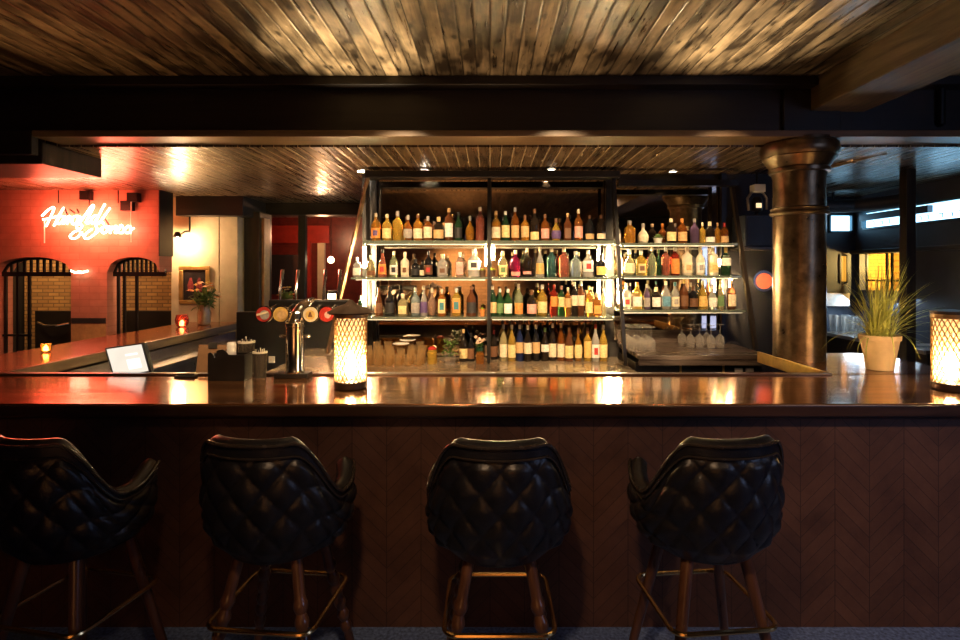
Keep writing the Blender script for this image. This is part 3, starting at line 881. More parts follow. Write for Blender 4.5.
# x, width, height (pixels at the shelf), kind, glass, label, cap, options
T, S1, W, B, R_ = 'tall', 'std', 'wine', 'bell', 'round'
ROWS = {
    ('top shelf', 'tap-side bay'): (2.015, [
        (376, 9.5, 28, S1, 'amber', 'orange', 'cream', dict(emb='purple')), (387, 9.5, 27, S1, 'gold', 'yellow', 'cream', {}), (397.5, 10, 30, 'squat', 'gold', None, 'grey', {}),
        (408, 9.5, 26, R_, 'damber', 'grey', 'grey', {}), (418, 9.5, 27, S1, 'amber', 'cream', 'brown', {}), (428, 9, 25, 'squat', 'damber', 'cream', 'grey', dict(lab=(.12, .56))),
        (438.7, 10.5, 24, 'squat', 'dark', 'tan', 'tan', {}), (449, 8.5, 33, T, 'brown', 'white', 'tan', dict(lab=(.12, .54))), (458.5, 8, 29, W, 'dgreen', 'black', 'black', {}),
        (470, 9, 25, R_, 'amber', None, 'grey', {}), (480, 8.5, 34, T, 'rose', None, 'cream', {})]),
    ('top shelf', 'centre bay'): (2.015, [
        (496, 9, 30, S1, 'amber', 'cream', 'tan', {}), (505.5, 8.5, 30, W, 'dgreen', 'yellow', 'white', dict(lab=(.12, .52))), (515, 8.5, 34, S1, 'damber', 'tan', 'grey', {}),
        (525, 8.5, 26, 'squat', 'amber', 'tan', 'brown', dict(lab=(.14, .56))), (534.6, 9, 32, S1, 'dark', 'yellow', 'brown', dict(lab=(.04, .28))), (545, 8.5, 27, S1, 'damber', 'pink', 'brown', {}),
        (556, 10, 23, R_, 'gold', 'purple', 'brown', {}), (567.5, 9, 28, S1, 'brown', 'brown', 'tan', dict(square=True)), (578.5, 8.5, 32, S1, 'damber', 'pink', 'cream', {}),
        (589.5, 9, 26, W, 'black', 'tan', 'brown', dict(lab=(.08, .28))), (601, 9, 26, W, 'dark', 'cream', 'brown', dict(lab=(.08, .28)))]),
    ('second shelf', 'tap-side bay'): (1.697, [
        (357, 8, 20, 'squat', 'clear', 'white', 'white', {}), (371, 8, 22, 'squat', 'pyel', 'brown', 'white', dict(lab=(.08, .3))), (382.5, 9, 28, B, 'rose', 'orange', 'black', dict(emb='red')),
        (394, 8.5, 26, S1, 'pgreen', 'white', 'cream', dict(emb='black')), (405, 8.5, 25, 'squat', 'cream', 'cream', 'cream', dict(emb='brown')), (415.5, 9, 18, 'squat', 'black', 'black', 'black', {}),
        (422, 4.5, 15, S1, 'dark', 'cream', 'black', {}), (428.5, 8.5, 26, S1, 'black', 'brown', 'black', dict(emb='red')), (442.6, 12, 23, 'squat', 'clear', 'grey', 'cream', dict(square=True, emb='brown')),
        (459.8, 10, 25, 'squat', 'peach', 'pink', 'white', dict(square=True, lab=(.10, .6))), (474, 13, 28, S1, 'clear', 'white', 'white', dict(emb='black', lab=(.25, .6)))]),
    ('second shelf', 'centre bay'): (1.697, [
        (503, 9, 26, S1, 'pyel', 'yellow', 'cream', dict(emb='green')), (515.5, 9.5, 27, S1, 'magenta', 'pink', 'cream', dict(lab=(.05, .2))), (527, 9, 29, S1, 'dark', 'pink', 'cream', dict(lab=(.10, .2))),
        (540, 9, 31, B, 'clear', 'gold', 'cream', {}), (551.5, 9.5, 29, T, 'teal', None, 'cream', {}), (563.8, 10, 29, T, 'rose', None, 'cream', {}), (575.5, 10, 26, S1, 'pblue', None, 'grey', {}),
        (588, 10.5, 27, S1, 'clear', 'white', 'white', dict(emb='red', lab=(.2, .6))), (601, 10, 23, 'squat', 'black', 'gold', 'black', {})]),
    ('third shelf', 'tap-side bay'): (1.355, [
        (360, 6, 20, W, 'dgreen', None, 'black', {}), (378.8, 9, 28, B, 'brown', 'brown', 'brown', {}), (390, 10, 29, W, 'black', 'black', 'black', {}),
        (403, 11.5, 22, 'squat', 'pyel', 'yellow', 'cream', dict(square=True)), (415.5, 9, 28, S1, 'pblue', 'grey', 'clear' if False else 'grey', {}), (424, 8, 30, B, 'clear', 'purple', 'cream', {}),
        (432, 9, 28, R_, 'peach', None, 'cream', {}), (442, 10, 27, 'squat', 'orange', 'yellow', 'cream', dict(square=True, emb='teal', lab=(.1, .62))),
        (456.5, 11, 28, 'squat', 'gold', 'orange', 'white', dict(square=True, emb='teal', lab=(.1, .62))), (471.5, 10, 30, W, 'brown', 'black', 'brown', {})]),
    ('third shelf', 'centre bay'): (1.355, [
        (492.5, 8.5, 30, W, 'dgreen', 'tan', 'cream', {}), (500, 7.5, 27, W, 'green', 'green', 'white', {}), (508, 8.5, 27, W, 'green', 'white', 'white', {}), (518.7, 8.5, 32, S1, 'pgreen', 'orange', 'cream', dict(lab=(.06, .4))),
        (531.7, 10, 26, 'squat', 'dark', 'pink', 'brown', {}), (542.3, 10, 31, S1, 'gold', 'yellow', 'white', {}), (554, 7.5, 31, T, 'red', 'orange', 'red', dict(lab=(.3, .62))), (561.5, 6.5, 30, T, 'green', 'yellow', 'pink', dict(lab=(.3, .62))),
        (568, 7, 28, T, 'orange', 'tan', 'cream', dict(lab=(.3, .62))), (574.7, 6.5, 34, T, 'dark', 'cream', 'cream', dict(lab=(.3, .6))), (581, 7, 34, T, 'brown', 'cream', 'white', dict(lab=(.3, .6))),
        (589, 7.5, 30, S1, 'amber', 'yellow', 'yellow', {}), (597, 9.5, 23, 'squat', 'orange', 'orange', 'cream', dict(square=True)), (603.5, 5, 27, T, 'pyel', None, 'cream', {})]),
    ('counter', 'centre bay'): (0.951, [
        (494, 7, 29, W, 'dark', 'brown', 'red', {}), (503.5, 8, 36, W, 'pyel', 'cream', 'grey', {}), (511.8, 8, 36, W, 'gold', 'yellow', 'cream', {}), (519.7, 8, 36, W, 'blue', 'tan', 'cream', dict(lab=(.22, .52))),
        (527.8, 8, 36, W, 'dark', 'cream', 'cream', dict(lab=(.22, .52))), (536, 8, 36, W, 'black', 'tan', 'cream', dict(lab=(.22, .52))), (545, 8, 33, W, 'dark', 'white', 'green', dict(lab=(.28, .5))), (552.6, 7.8, 37, W, 'dark', 'cream', 'cream', dict(lab=(.1, .46))),
        (561, 7.8, 37, W, 'damber', 'cream', 'tan', dict(lab=(.1, .46))), (569, 8.5, 34, W, 'brown', 'yellow', 'brown', dict(lab=(.1, .46))), (578.2, 8.2, 33, R_, 'amber', 'yellow', 'brown', dict(lab=(.1, .5))),
        (587.6, 8.0, 33, 'squat', 'gold', 'gold', 'brown', dict(lab=(.1, .6))), (595.5, 8, 37, W, 'clear', 'white', 'red', dict(lab=(.1, .46), emb='red')), (603.3, 8, 36, W, 'gold', 'yellow', 'cream', {})]),
    ('counter', 'tap-side bay'): (0.951, [
        (463.5, 8.5, 32, W, 'dark', 'yellow', 'tan', dict(lab=(.1, .4))), (471, 7, 28, W, 'black', 'brown', 'black', {})]),
    ('top shelf', 'column-side bay'): (1.993, [
        (617.5, 6, 21, S1, 'clear', 'white', 'white', {}), (629.5, 12.5, 23, 'squat', 'amber', None, 'grey', dict(square=True)), (643, 10.5, 20, R_, 'cream', 'cream', 'grey', {}),
        (671, 10, 25, S1, 'dark', 'yellow', 'cream', {}), (682, 9.5, 25, S1, 'damber', 'tan', 'orange', {}), (694.5, 9, 25, S1, 'purple', None, 'grey', {}), (702.5, 6, 21, S1, 'gold', None, 'cream', {}),
        (709.7, 9.5, 22, 'squat', 'dark', 'white', 'cream', dict(lab=(.06, .3))), (717.5, 5.5, 21, S1, 'amber', None, 'tan', {}), (724.3, 8, 21, 'squat', 'damber', 'tan', 'red', dict(lab=(.06, .36)))]),
    ('second shelf', 'column-side bay'): (1.712, [
        (620.5, 5.5, 25, S1, 'pyel', None, 'white', {}), (629.5, 11, 26, R_, 'pyel', 'cream', 'white', {}), (641, 11, 25, 'squat', 'gold', 'yellow', 'white', dict(square=True, emb='brown')), (652, 8.5, 31, W, 'pgreen', None, 'cream', {}),
        (658.5, 6, 26, S1, 'dgreen', None, 'green', {}), (665.5, 7.5, 30, T, 'rose', None, 'white', {}), (675, 8.5, 30, T, 'red', 'orange', 'white', dict(lab=(.06, .6))), (687, 10, 31, T, 'cream', 'cream', 'cream', dict(emb='tan')),
        (700, 8.5, 31, S1, 'cream', 'white', 'cream', dict(emb='grey')), (713, 10, 31, T, 'cream', 'yellow', 'cream', dict(emb='gold')), (725.7, 9.5, 28, 'squat', 'dgreen', 'white', 'gold', dict(lab=(.35, .7)))]),
    ('third shelf', 'column-side bay'): (1.414, [
        (626.5, 9, 26, S1, 'clear', 'cream', 'white', dict(emb='red')), (637, 10, 27, S1, 'gold', 'white', 'orange', {}), (646.7, 6.5, 25, S1, 'purple', 'grey', 'grey', {}), (656, 9, 22, 'squat', 'dark', 'white', 'cream', dict(lab=(.12, .55))),
        (665.8, 9, 28, S1, 'clear', 'blue', 'cream', {}), (675, 8.5, 27, S1, 'clear', 'cream', 'teal', dict(emb='grey')), (684, 8.5, 30, S1, 'brown', 'brown', 'gold', {}), (693.2, 9, 23, 'squat', 'black', 'brown', 'brown', {}),
        (702.7, 9.5, 28, 'bell', 'gold', 'gold', 'cream', {}), (712.5, 9, 25, R_, 'clear', 'white', 'white', {}), (720.5, 7, 29, B, 'pyel', 'green', 'yellow', {}), (731.5, 8.5, 31, S1, 'brown', 'cream', 'cream', dict(lab=(.1, .5)))]),
}
for (shelf, bay), (z, lst) in ROWS.items():
    Yb = 4.96 if shelf != 'counter' else 4.99
    for i, (x, wp, hp, kd, gl, lb_, cp, op) in enumerate(lst):
        YY = Yb + random.uniform(-0.025, 0.025)
        if (shelf, bay, i) == ('counter', 'centre bay', 0): YY = 5.07
        where = f'{ORD[i]} from tap end, {bay} {shelf}'
        hp = min(hp * YY / 5.0, {('second shelf', 0): 30.0, ('second shelf', 1): 27.6, ('third shelf', 1): 29.4}.get((shelf, int(bay == 'column-side bay')), 99))
        bottle(xpx(x, YY), z + 0.0005, wp * YY / 5.0, hp, kd, gl, lb_, cp, Y=YY, where=where, group='bottles on the back bar', **op)

# ------------------------------------------------------------------ little shelf plants
def leaf_mesh(mb, base, direc, ln, wd, droop=0.3, fold=0.0):
    d = Vector(direc).normalized()
    s = d.cross(Vector((0, 0, 1)))
    if s.length < 1e-3: s = Vector((1, 0, 0))
    s.normalize()
    pts = []
    n = 4
    for i in range(n + 1):
        t = i / n
        p = Vector(base) + d * ln * t - Vector((0, 0, 1)) * droop * ln * t * t
        ww = wd * math.sin(PI * (0.12 + 0.88 * t)) if i < n else 0.0005
        pts += [p - s * ww / 2, p + s * ww / 2]
    mb.add(pts, [(2 * i, 2 * i + 1, 2 * i + 3, 2 * i + 2) for i in range(n)])


def small_plant(name, x, Y, z, potc, leafm, label, r=0.035, ph=0.06, n=26, ln=0.07, seed=1):
    rnd = random.Random(seed)
    o = thing(name, label, 'plant', (x, Y, z), 0, 'little plants on the back bar')
    MB().lathe([(r * .72, 0), (r, ph), (r * .86, ph), (r * .8, ph * .85)], 16).build('pot', potc, o)
    mb = MB()
    for i in range(n):
        a, e = rnd.uniform(0, 2 * PI), rnd.uniform(0.2, 1.3)
        leaf_mesh(mb, (0, 0, ph * .85), (math.cos(a) * math.cos(e), math.sin(a) * math.cos(e), math.sin(e)), ln * rnd.uniform(.6, 1.1), ln * .35, .3)
    mb.build('foliage', leafm, o, smooth=False)
    return o


M['lime'] = plain('lime_green', (0.42, 0.50, 0.04), 0.5, var=0.3, scale=30)
pot_d = plain('brown_pot', (0.06, 0.03, 0.015), 0.5)
small_plant('potted_succulent', xpx(492, 5.0), 5.06, 1.6975, pot_d, M['lime'], 'lime-green plant in brown pot, second shelf beside centre post', n=40, ln=0.05, seed=2)
small_plant('potted_succulent', xpx(482.5, 5.0), 4.93, 1.6975, pot_d, M['lime'], 'yellow-green plant at column end, second shelf of tap-side bay', r=.028, n=34, ln=0.045, seed=3)
small_plant('potted_succulent', xpx(482.5, 5.0), 4.95, 1.3555, plain('orange_pot', (0.5, 0.18, 0.04), 0.5), M['lime'], 'green plant in orange pot, third shelf of tap-side bay', r=.026, n=30, ln=0.036, seed=4)
small_plant('potted_succulent', xpx(657, 5.0), 4.97, 1.9935, M['white'], M['leaf'], 'leafy green plant in pale pot, top shelf of column-side bay', r=.04, ph=.05, n=44, ln=0.075, seed=5)

# garnish jars and herb bunch on the back counter
def jar(x, Y, r, h, glass, label, content=None):
    o = thing('jar', label, 'jar', (x, Y, 0.951), 0, 'jars on the back counter')
    MB().lathe([(r * .95, 0), (r, .01), (r, h * .8), (r * .85, h * .86), (r * .85, h)], 18).build('body', glass, o)
    if content:
        MB().lathe([(r * .88, h), (r * .9, h * 1.05), (r * .5, h * 1.18), (0.001, h * 1.2)], 14).build('lid', content, o)
    return o


jar(xpx(432.5, 4.85), 4.83, .042, .125, BG['gold'], 'yellow jar with red lid beside the herb bunch', BC['red'])
jar(xpx(480, 4.85), 4.85, .035, .10, BG['orange'], 'orange tumbler of drink beside the centre post', None)
h_ = thing('herb_bunch', 'bunch of green herbs in a glass beside the yellow jar', 'herbs', (xpx(450, 4.80), 4.80, 0.951))
MB().lathe([(.045, 0), (.05, .1)], 16).build('glass', M['clear'], h_)
mb = MB()
rnd = random.Random(9)
for i in range(120):
    a, e = rnd.uniform(0, 2 * PI), rnd.uniform(0.1, 1.4)
    rr = rnd.uniform(0, .05)
    leaf_mesh(mb, (math.cos(a) * rr, math.sin(a) * rr * .7, .06 + rnd.uniform(0, .14)), (math.cos(a) * math.cos(e), math.sin(a) * math.cos(e), math.sin(e)), rnd.uniform(.03, .05), .022, .4)
mb.build('leaves', M['leaf'], h_, smooth=False)
f2 = thing('flower_bunch', 'loose bunch of pale flowers between the herbs and centre post', 'flowers', (xpx(480, 5.03), 5.03, 0.951))
MB().lathe([(.03, 0), (.04, .1), (.028, .13)], 14).build('vase', BG['dgreen'], f2)
mb, mc = MB(), MB()
for i in range(60):
    a, e = rnd.uniform(0, 2 * PI), rnd.uniform(0.3, 1.4)
    leaf_mesh(mb, (0, 0, .12), (math.cos(a) * math.cos(e), math.sin(a) * math.cos(e), math.sin(e)), rnd.uniform(.04, .075), .02, .3)
for i in range(9):
    a, rr = rnd.uniform(0, 2 * PI), rnd.uniform(.01, .05)
    c = (math.cos(a) * rr, math.sin(a) * rr * .6, .15 + rnd.uniform(0, .09))
    mc.lathe([(0.001, -.014), (.014, -.006), (.016, .004), (.008, .014), (.001, .016)], 8, c=c)
mb.build('leaves', M['leaf'], f2, smooth=False)
mc.build('blossom', plain('pale_blossom', (0.7, 0.45, 0.32), 0.7), f2)['kind'] = 'stuff'

# glassware crowd on the back counter
GT = plain('tea_glass_tint', (0.8, 0.6, 0.35), 0.1)
M['tumbler'] = thin_glass('thin_tumbler_glass', (0.97, 0.90, 0.76), (0.80, 0.62, 0.38))
def tumbler_mesh(r, h, cut):
    return MB().lathe([(r * .80, 0), (r * .86, .004), (r * cut, h * .45), (r, h), (r * .93, h), (r * cut * .92, h * .45), (r * .74, .012), (0.001, .012)], 16, cap=False)
base_t = None
rows_ = [(4.72, 'front row', (368, 378, 388, 398, 408, 418), .036, .10), (4.84, 'second row', (371, 381, 391, 401, 411, 421), .036, .12), (4.96, 'third row', (368, 379, 390, 401, 412, 422), .037, .14), (5.08, 'back row', (377, 388, 399, 410, 420), .037, .16)]
for Yr, nm, xs, r, h in rows_:
    proto = None
    for i, x in enumerate(xs):
        lbl = f'clear glass tumbler, {ORD[i]} from lantern end, {nm} of glass cluster'
        loc = (xpx(x, Yr), Yr, 0.951)
        if proto is None:
            proto = tumbler_mesh(r, h, .9 if nm != 'third row' else 1.05).build('tumbler', M['tumbler'])
            proto.location = loc
            o = proto
        else:
            o = proto.copy()
            COL.objects.link(o)
            o.location = loc
        tag(o, lbl, 'glass', 'tumblers clustered on the back counter')
o = MB().lathe([(.03, 0), (.05, .006), (.075, .016), (.073, .019), (.03, .006)], 24).build('saucer', M['white'], loc=(xpx(401, 4.96), 4.96, 0.951 + .1405))
tag(o, 'white saucer lying on top of the tumbler cluster', 'saucer', 'white saucers on the tumblers')
o2 = o.copy(); COL.objects.link(o2); o2.location = (xpx(408, 5.08), 5.07, 0.951 + .161)
tag(o2, 'white saucer set further back on the tallest tumblers', 'saucer', 'white saucers on the tumblers')

# upturned wine glasses
def wine_glass(loc, label, group, proto=[None]):
    if proto[0] is None:
        o = thing('wine_glass', label, 'wine glass', loc, 0, group)
        MB().lathe([(.031, 0), (.036, .03), (.039, .06), (.033, .09), (.012, .112), (.011, .110), (.031, .089), (.0365, .06), (.034, .03), (.029, 0)], 18, cap=False).build('bowl', M['clear'], o)
        MB().lathe([(.012, .111), (.005, .122), (.0042, .16), (.005, .195)], 10).build('stem', M['clear'], o)
        MB().lathe([(.005, .192), (.034, .199), (.035, .203), (.001, .204)], 18).build('foot', M['clear'], o)
        proto[0] = o
        return o
    return dup(proto[0], loc, 0, label, group)


for i, (x, Y) in enumerate([(682, 5.05), (690.5, 4.92), (699.5, 4.92), (706.5, 5.04), (711, 4.86), (720, 4.92)]):
    wine_glass((xpx(x, Y), Y, 1.081), f'upturned wine glass, {ORD[i]} from tap end of the open row on the dark worktop', 'upturned wine glasses')
k = 0
for Y, xs, nm in ((4.68, (632, 641.5, 651), 'front'), (4.80, (629, 638.5, 648), 'middle'), (4.92, (627, 636, 645), 'rear')):
    for i, x in enumerate(xs):
        wine_glass((xpx(x, Y), Y, 1.081), f'upturned wine glass, {ORD[i]} from tap end, {nm} row of the packed cluster by the frame', 'packed upturned wine glasses')

# ------------------------------------------------------------------ iron column, capital and pipes
CX, CY = 2.24, 4.06
col = thing('column', 'round bronzed cast-iron column standing at the bar return', 'column', (CX, CY, 0))
col['kind'] = 'structure'
MB().lathe([(.19, BAR + .001), (.19, 2.29)], 48).build('shaft', M['column'], col)
zr = 2.15
MB().lathe([(.188, zr), (.206, zr + .004), (.216, zr + .018), (.206, zr + .032), (.198, zr + .036), (.206, zr + .044), (.21, zr + .052), (.188, zr + .064)], 48, cap=False).build('neck_ring', M['column'], col)
MB().lathe([(.186, 2.27), (.19, 2.42), (.20, 2.455), (.218, 2.462), (.222, 2.485), (.212, 2.492), (.225, 2.51), (.25, 2.545), (.268, 2.565), (.262, 2.572), (.278, 2.59), (.286, 2.625), (.28, 2.66), (.262, 2.668), (.262, 2.69)], 48).build('capital', M['column'], col)
MB().box(-.2, -.17, 2.69, .2, .1, 3.02).build('pad_block', M['beam'], col, bevel=0.006)
for ch_ in col.children:
    if ch_.name.split('.')[0] != 'pad_block': ch_.scale = (.91, .91, 1)

pp = thing('pipe', 'bronze service pipe running from column to corner elbow', 'pipe', (0, 0, 0))
p0 = at(822, 169, 4.9); p1 = at(903, 147, 4.2)
MB().tube([p0, p1], .017, 10).build('run', M['pipe'], pp)
for t in (.05, .42, .78):
    q = p0.lerp(p1, t); q2 = p0.lerp(p1, t + .03)
    MB().tube([q, q2], .025, 10).build('collar', M['pipe'], pp)
MB().tube([p1, p1 + Vector((.03, -.03, .01)), p1 + Vector((.045, -.15, .06)), p1 + Vector((.045, -.30, .10)), p1 + Vector((.045, -.30, .36))], .026, 10).build('elbow', M['iron'], pp)

# ------------------------------------------------------------------ dark things between shelving and column
pj = thing('projector', 'small pale ceiling projector in a yoke beside the column', 'projector', at(757, 198, 5.0))
pj.location.z = zpx(215, 5.0)
MB().box(-.045, -.05, .20, .055, .05, .27).build('housing', M['paper'], pj, bevel=0.006)
MB().tube([(-.075, 0, .04), (-.085, 0, .15), (-.05, 0, .20), (0, 0, .215), (.05, 0, .20), (.085, 0, .15), (.085, 0, .05)], .012, 8).build('yoke', M['steel'], pj)
MB().lathe([(.03, 0), (.045, .01), (.05, .07), (.04, .12), (.03, .13)], 16, c=(0, 0, .03)).build('lens_barrel', M['iron'], pj)
MB().box(-.03, -.055, .06, .015, -.045, .10).build('lit_lens', glow('projector_glow', (1, .7, .35), .35), pj)
MB().tube([(0, 0, .26), (0, 0, zpx(172, 5.0) - zpx(215, 5.0))], .012, 8).build('drop_rod', M['iron'], pj)
MB().tube([(0, 0, .0), (0, 0, .04)], .02, 8).build('foot', M['iron'], pj)
sp = thing('loudspeaker', 'dark box loudspeaker below the projector beside the column', 'loudspeaker', (xpx(757, 5.1), 5.1, zpx(247, 5.1)))
MB().box(-.17, -.14, 0, .17, .14, .28).build('cabinet', M['wall_blue'], sp, bevel=0.008)
MB().box(-.15, -.146, .02, .15, -.14, .26).build('grille', M['black'], sp)
MB().box(-.18, -.15, -.03, .18, .155, -.003).build('shelf_bracket', M['post'], sp)
gs = thing('round_badge', 'round orange glowing badge with chrome rim half behind column', 'badge', (xpx(764, 5.2), 5.22, zpx(281, 5.2)))
MB().tube([(0, .035, 0), (0, -.02, 0)], .098, 32).build('rim', M['chrome'], gs)
MB().tube([(0, -.02, 0), (0, -.028, 0)], .074, 32).build('face', glow('orange_badge', (1.0, .16, .05), 0.25, (.6, .1, .04)), gs)

# ------------------------------------------------------------------ bar stools
def stool(kind):
    o = thing('bar_stool', 'black tufted leather bar stool', 'bar stool', (0, 0, 0))
    PH = math.radians(122)

    def top(phi):
        a = abs(math.degrees(phi))
        def ss(x, a0, a1):
            t = min(1, max(0, (x - a0) / (a1 - a0)))
            return t * t * (3 - 2 * t)
        return 1.132 - 0.232 * ss(a, 34, 78) + 0.05 * ss(a, 86, 122)

    rp = [(0.0, .70), (.12, .86), (.28, .955), (.5, 1.0), (.72, 1.0), (.88, .985), (1.0, .985)]

    def rad(t):
        for (t0, r0), (t1, r1) in zip(rp, rp[1:]):
            if t <= t1:
                return r0 + (r1 - r0) * (t - t0) / (t1 - t0)
        return rp[-1][1]

    def pos(phi, t, inset=0.0, disp=0.0):
        z0 = 0.665 + 0.012 * abs(math.degrees(phi)) / 122
        z1 = top(phi)
        z = z0 + (z1 - z0) * (t ** 0.92)
        sharp = 2.35
        c, s_ = math.cos(phi), math.sin(phi)
        q = (abs(c) ** sharp + abs(s_) ** sharp) ** (-1 / sharp)
        r = (0.268 * rad(t) - inset) * (0.5 + 0.5 * q) + disp
        lean = 0.018 * max(0, c) * t          # the back leans outwards a little
        return Vector((s_ * r * 1.02, -c * (r * .98 + lean), z))

    def tuft(u, v):
        p, q = u * 9.0 + v * 2.4, u * 9.0 - v * 2.4
        d = (abs(math.sin(PI * p)) * abs(math.sin(PI * q))) ** 0.42
        return d

    def outer(i, j):
        phi = -PH + 2 * PH * i
        t = j
        fade = min(1, t / .12) * min(1, max(0, (0.90 - t) / .07)) * min(1, (1 - abs(2 * i - 1)) / .06)
        d = tuft(i, t * 1.22 + .08) * .019 * fade
        if t > .90: d += .008
        return pos(phi, t, 0, d)
    mb = MB().grid(outer, 150, 66)
    mb.grid(lambda i, j: pos(-PH + 2 * PH * i, .25 + .75 * j, .055, .012 * tuft(i, j)), 90, 24)
    # rolled top and front edges join both skins
    n = 60
    def edge(i, j):
        phi = -PH + 2 * PH * i
        a = pos(phi, 1, 0, .008); c = pos(phi, 1, .055)
        m_ = a.lerp(c, j)
        return m_ + Vector((0, 0, .022 * math.sin(PI * j)))
    mb.grid(edge, n, 6)
    for sg in (-1, 1):
        def fr(i, j, sg=sg):
            a = pos(sg * PH, .25 + .75 * i, 0, .0); c = pos(sg * PH, .25 + .75 * i, .055)
            return a.lerp(c, j) + Vector((0, .016 * math.sin(PI * j), 0))
        mb.grid(fr, 14, 5)
    mb.build('back_shell', M['leather'], o, angle=60)
    mb = MB().tube([pos(-PH + 2 * PH * i / 70, 1, 0, .012) + Vector((0, 0, .004)) for i in range(71)], .0068, 8)
    mb.build('piping', M['piping'], o)
    MB().tube([pos(-PH + 2 * PH * i / 70, .905, 0, .010) for i in range(71)], .0045, 6).build('seam', M['piping'], o)
    # seat cushion and its underside
    MB().lathe([(.001, .80), (.15, .80), (.19, .79), (.205, .765), (.205, .72), (.19, .70), (.001, .70)], 36, c=(0, .03, 0)).build('seat', M['leather'], o)
    MB().lathe([(.001, .70), (.17, .70), (.205, .675), (.17, .655), (.001, .652)], 36, c=(0, .012, 0)).build('seat_base', M['leather'], o)
    # splayed legs
    for sx, sy in ((-1, -1), (1, -1), (1, 1), (-1, 1)):
        a = Vector((sx * .115, sy * .115, .662)); c = Vector((sx * .235, sy * .235, 0))
        pts, rs = [], []
        N = 60
        for i in range(N + 1):
            t = i / N
            pts.append(a.lerp(c, t))
            if kind == 'turned':
                base = .0225 - .006 * t
                if .2 < t < .72:
                    base *= .82 + .50 * abs(math.sin((t - .2) / .52 * PI * 6))
            else:
                base = .024 - .007 * t
            rs.append(base)
        MB().tube(pts, rs, 12).build('leg', M['leg'], o)
    rr, zc = .205, .43
    pts = []
    for cx_, cy_, a0 in ((1, 1, 0), (-1, 1, 90), (-1, -1, 180), (1, -1, 270)):
        for k in range(6):
            a = math.radians(a0 + 18 * k)
            pts.append((cx_ * (rr - .05) + .05 * math.cos(a), cy_ * (rr - .05) + .05 * math.sin(a), zc))
    MB().tube(pts, .0095, 8, closed=True).build('foot_ring', M['brass'], o)
    return o


st_p = stool('plain')
st_t = stool('turned')
G_ = 'black tufted leather stools along the bar'
for o, x, rz, lb_ in ((st_p, -1.66, -0.20, 'black tufted leather bar stool in front of the till screen'), (st_t, -0.84, -0.10, 'black tufted leather bar stool in front of the beer tap')):
    o.location = (x, 2.26, 0); o.rotation_euler = (0, 0, rz); o['label'] = lb_; o['group'] = G_
dup(st_t, (0.035, 2.24, 0), 0.0, 'black tufted leather bar stool in front of the centre bottle bays', G_)
dup(st_p, (0.855, 2.26, 0), 0.10, 'black tufted leather bar stool in front of the upturned wine glasses', G_)

# ------------------------------------------------------------------ lanterns
def lantern(loc, label, pointed):
    o = thing('lantern', label, 'lantern', loc, 0, 'perforated table lanterns')
    R, H = .085, .40
    MB().lathe([(R, 0), (R + .004, .004), (R + .004, .035), (R, .04)], 32).build('base', M['lantern_cap'], o)
    mb = MB()
    n, tw, N = 22, 1.9, 26
    for sg in (-1, 1):
        for i in range(n):
            pts = []
            for k in range(N + 1):
                t = k / N
                a = 2 * PI * i / n + sg * tw * t
                pts.append((R * math.cos(a), R * math.sin(a), .038 + (H - .05) * t))
            mb.tube(pts, .0034, 4, cap=False)
    mb.build('lattice', M['lantern_lattice'], o)
    MB().lathe([(R + .002, H - .02), (R + .005, H - .016), (R + .005, H + .004), (R, H + .006)], 32, cap=False).build('rim', M['lantern_lattice'], o)
    d = NT('lantern_liner')
    v, x, y, z = d.xyz()
    d.set(Base_Color=(0.9, 0.66, 0.38), Roughness=0.6, Emission_Color=(1.0, .62, .26), Emission_Strength=.35)
    tr = d.n('ShaderNodeBsdfTransparent')
    mx = d.n('ShaderNodeMixShader')
    mx.inputs[0].default_value = .5
    d.t.links.new(d.b.outputs[0], mx.inputs[1])
    d.t.links.new(tr.outputs[0], mx.inputs[2])
    d.t.links.new(mx.outputs[0], d.t.nodes['Material Output'].inputs[0])
    MB().lathe([(R - .010, .041), (R - .010, H - .022)], 32, cap=False).build('liner', d.m, o)
    MB().lathe([(.001, .05), (.018, .052), (.026, .09), (.026, .15), (.016, .19), (.001, .20)], 16).build('bulb', glow('lantern_bulb', (1.0, .68, .32), 110), o)
    if pointed:
        MB().lathe([(R + .006, H + .004), (.128, H + .002), (.130, H + .010), (.085, H + .036), (.03, H + .055), (.012, H + .075), (.001, H + .078)], 8).build('cap', M['lantern_cap'], o)
    else:
        MB().lathe([(R + .006, H + .004), (R + .006, H + .020), (.02, H + .028), (.001, H + .028)], 32).build('cap', M['lantern_cap'], o)
    return o


lantern((xpx(348.5, 3.0), 3.05, BAR + .001), 'glowing lattice lantern with pointed cap beside the beer tap', True)
lantern((xpx(951, 3.0), 3.0, BAR + .001), 'glowing flat-topped lattice lantern beside the potted grass', False)

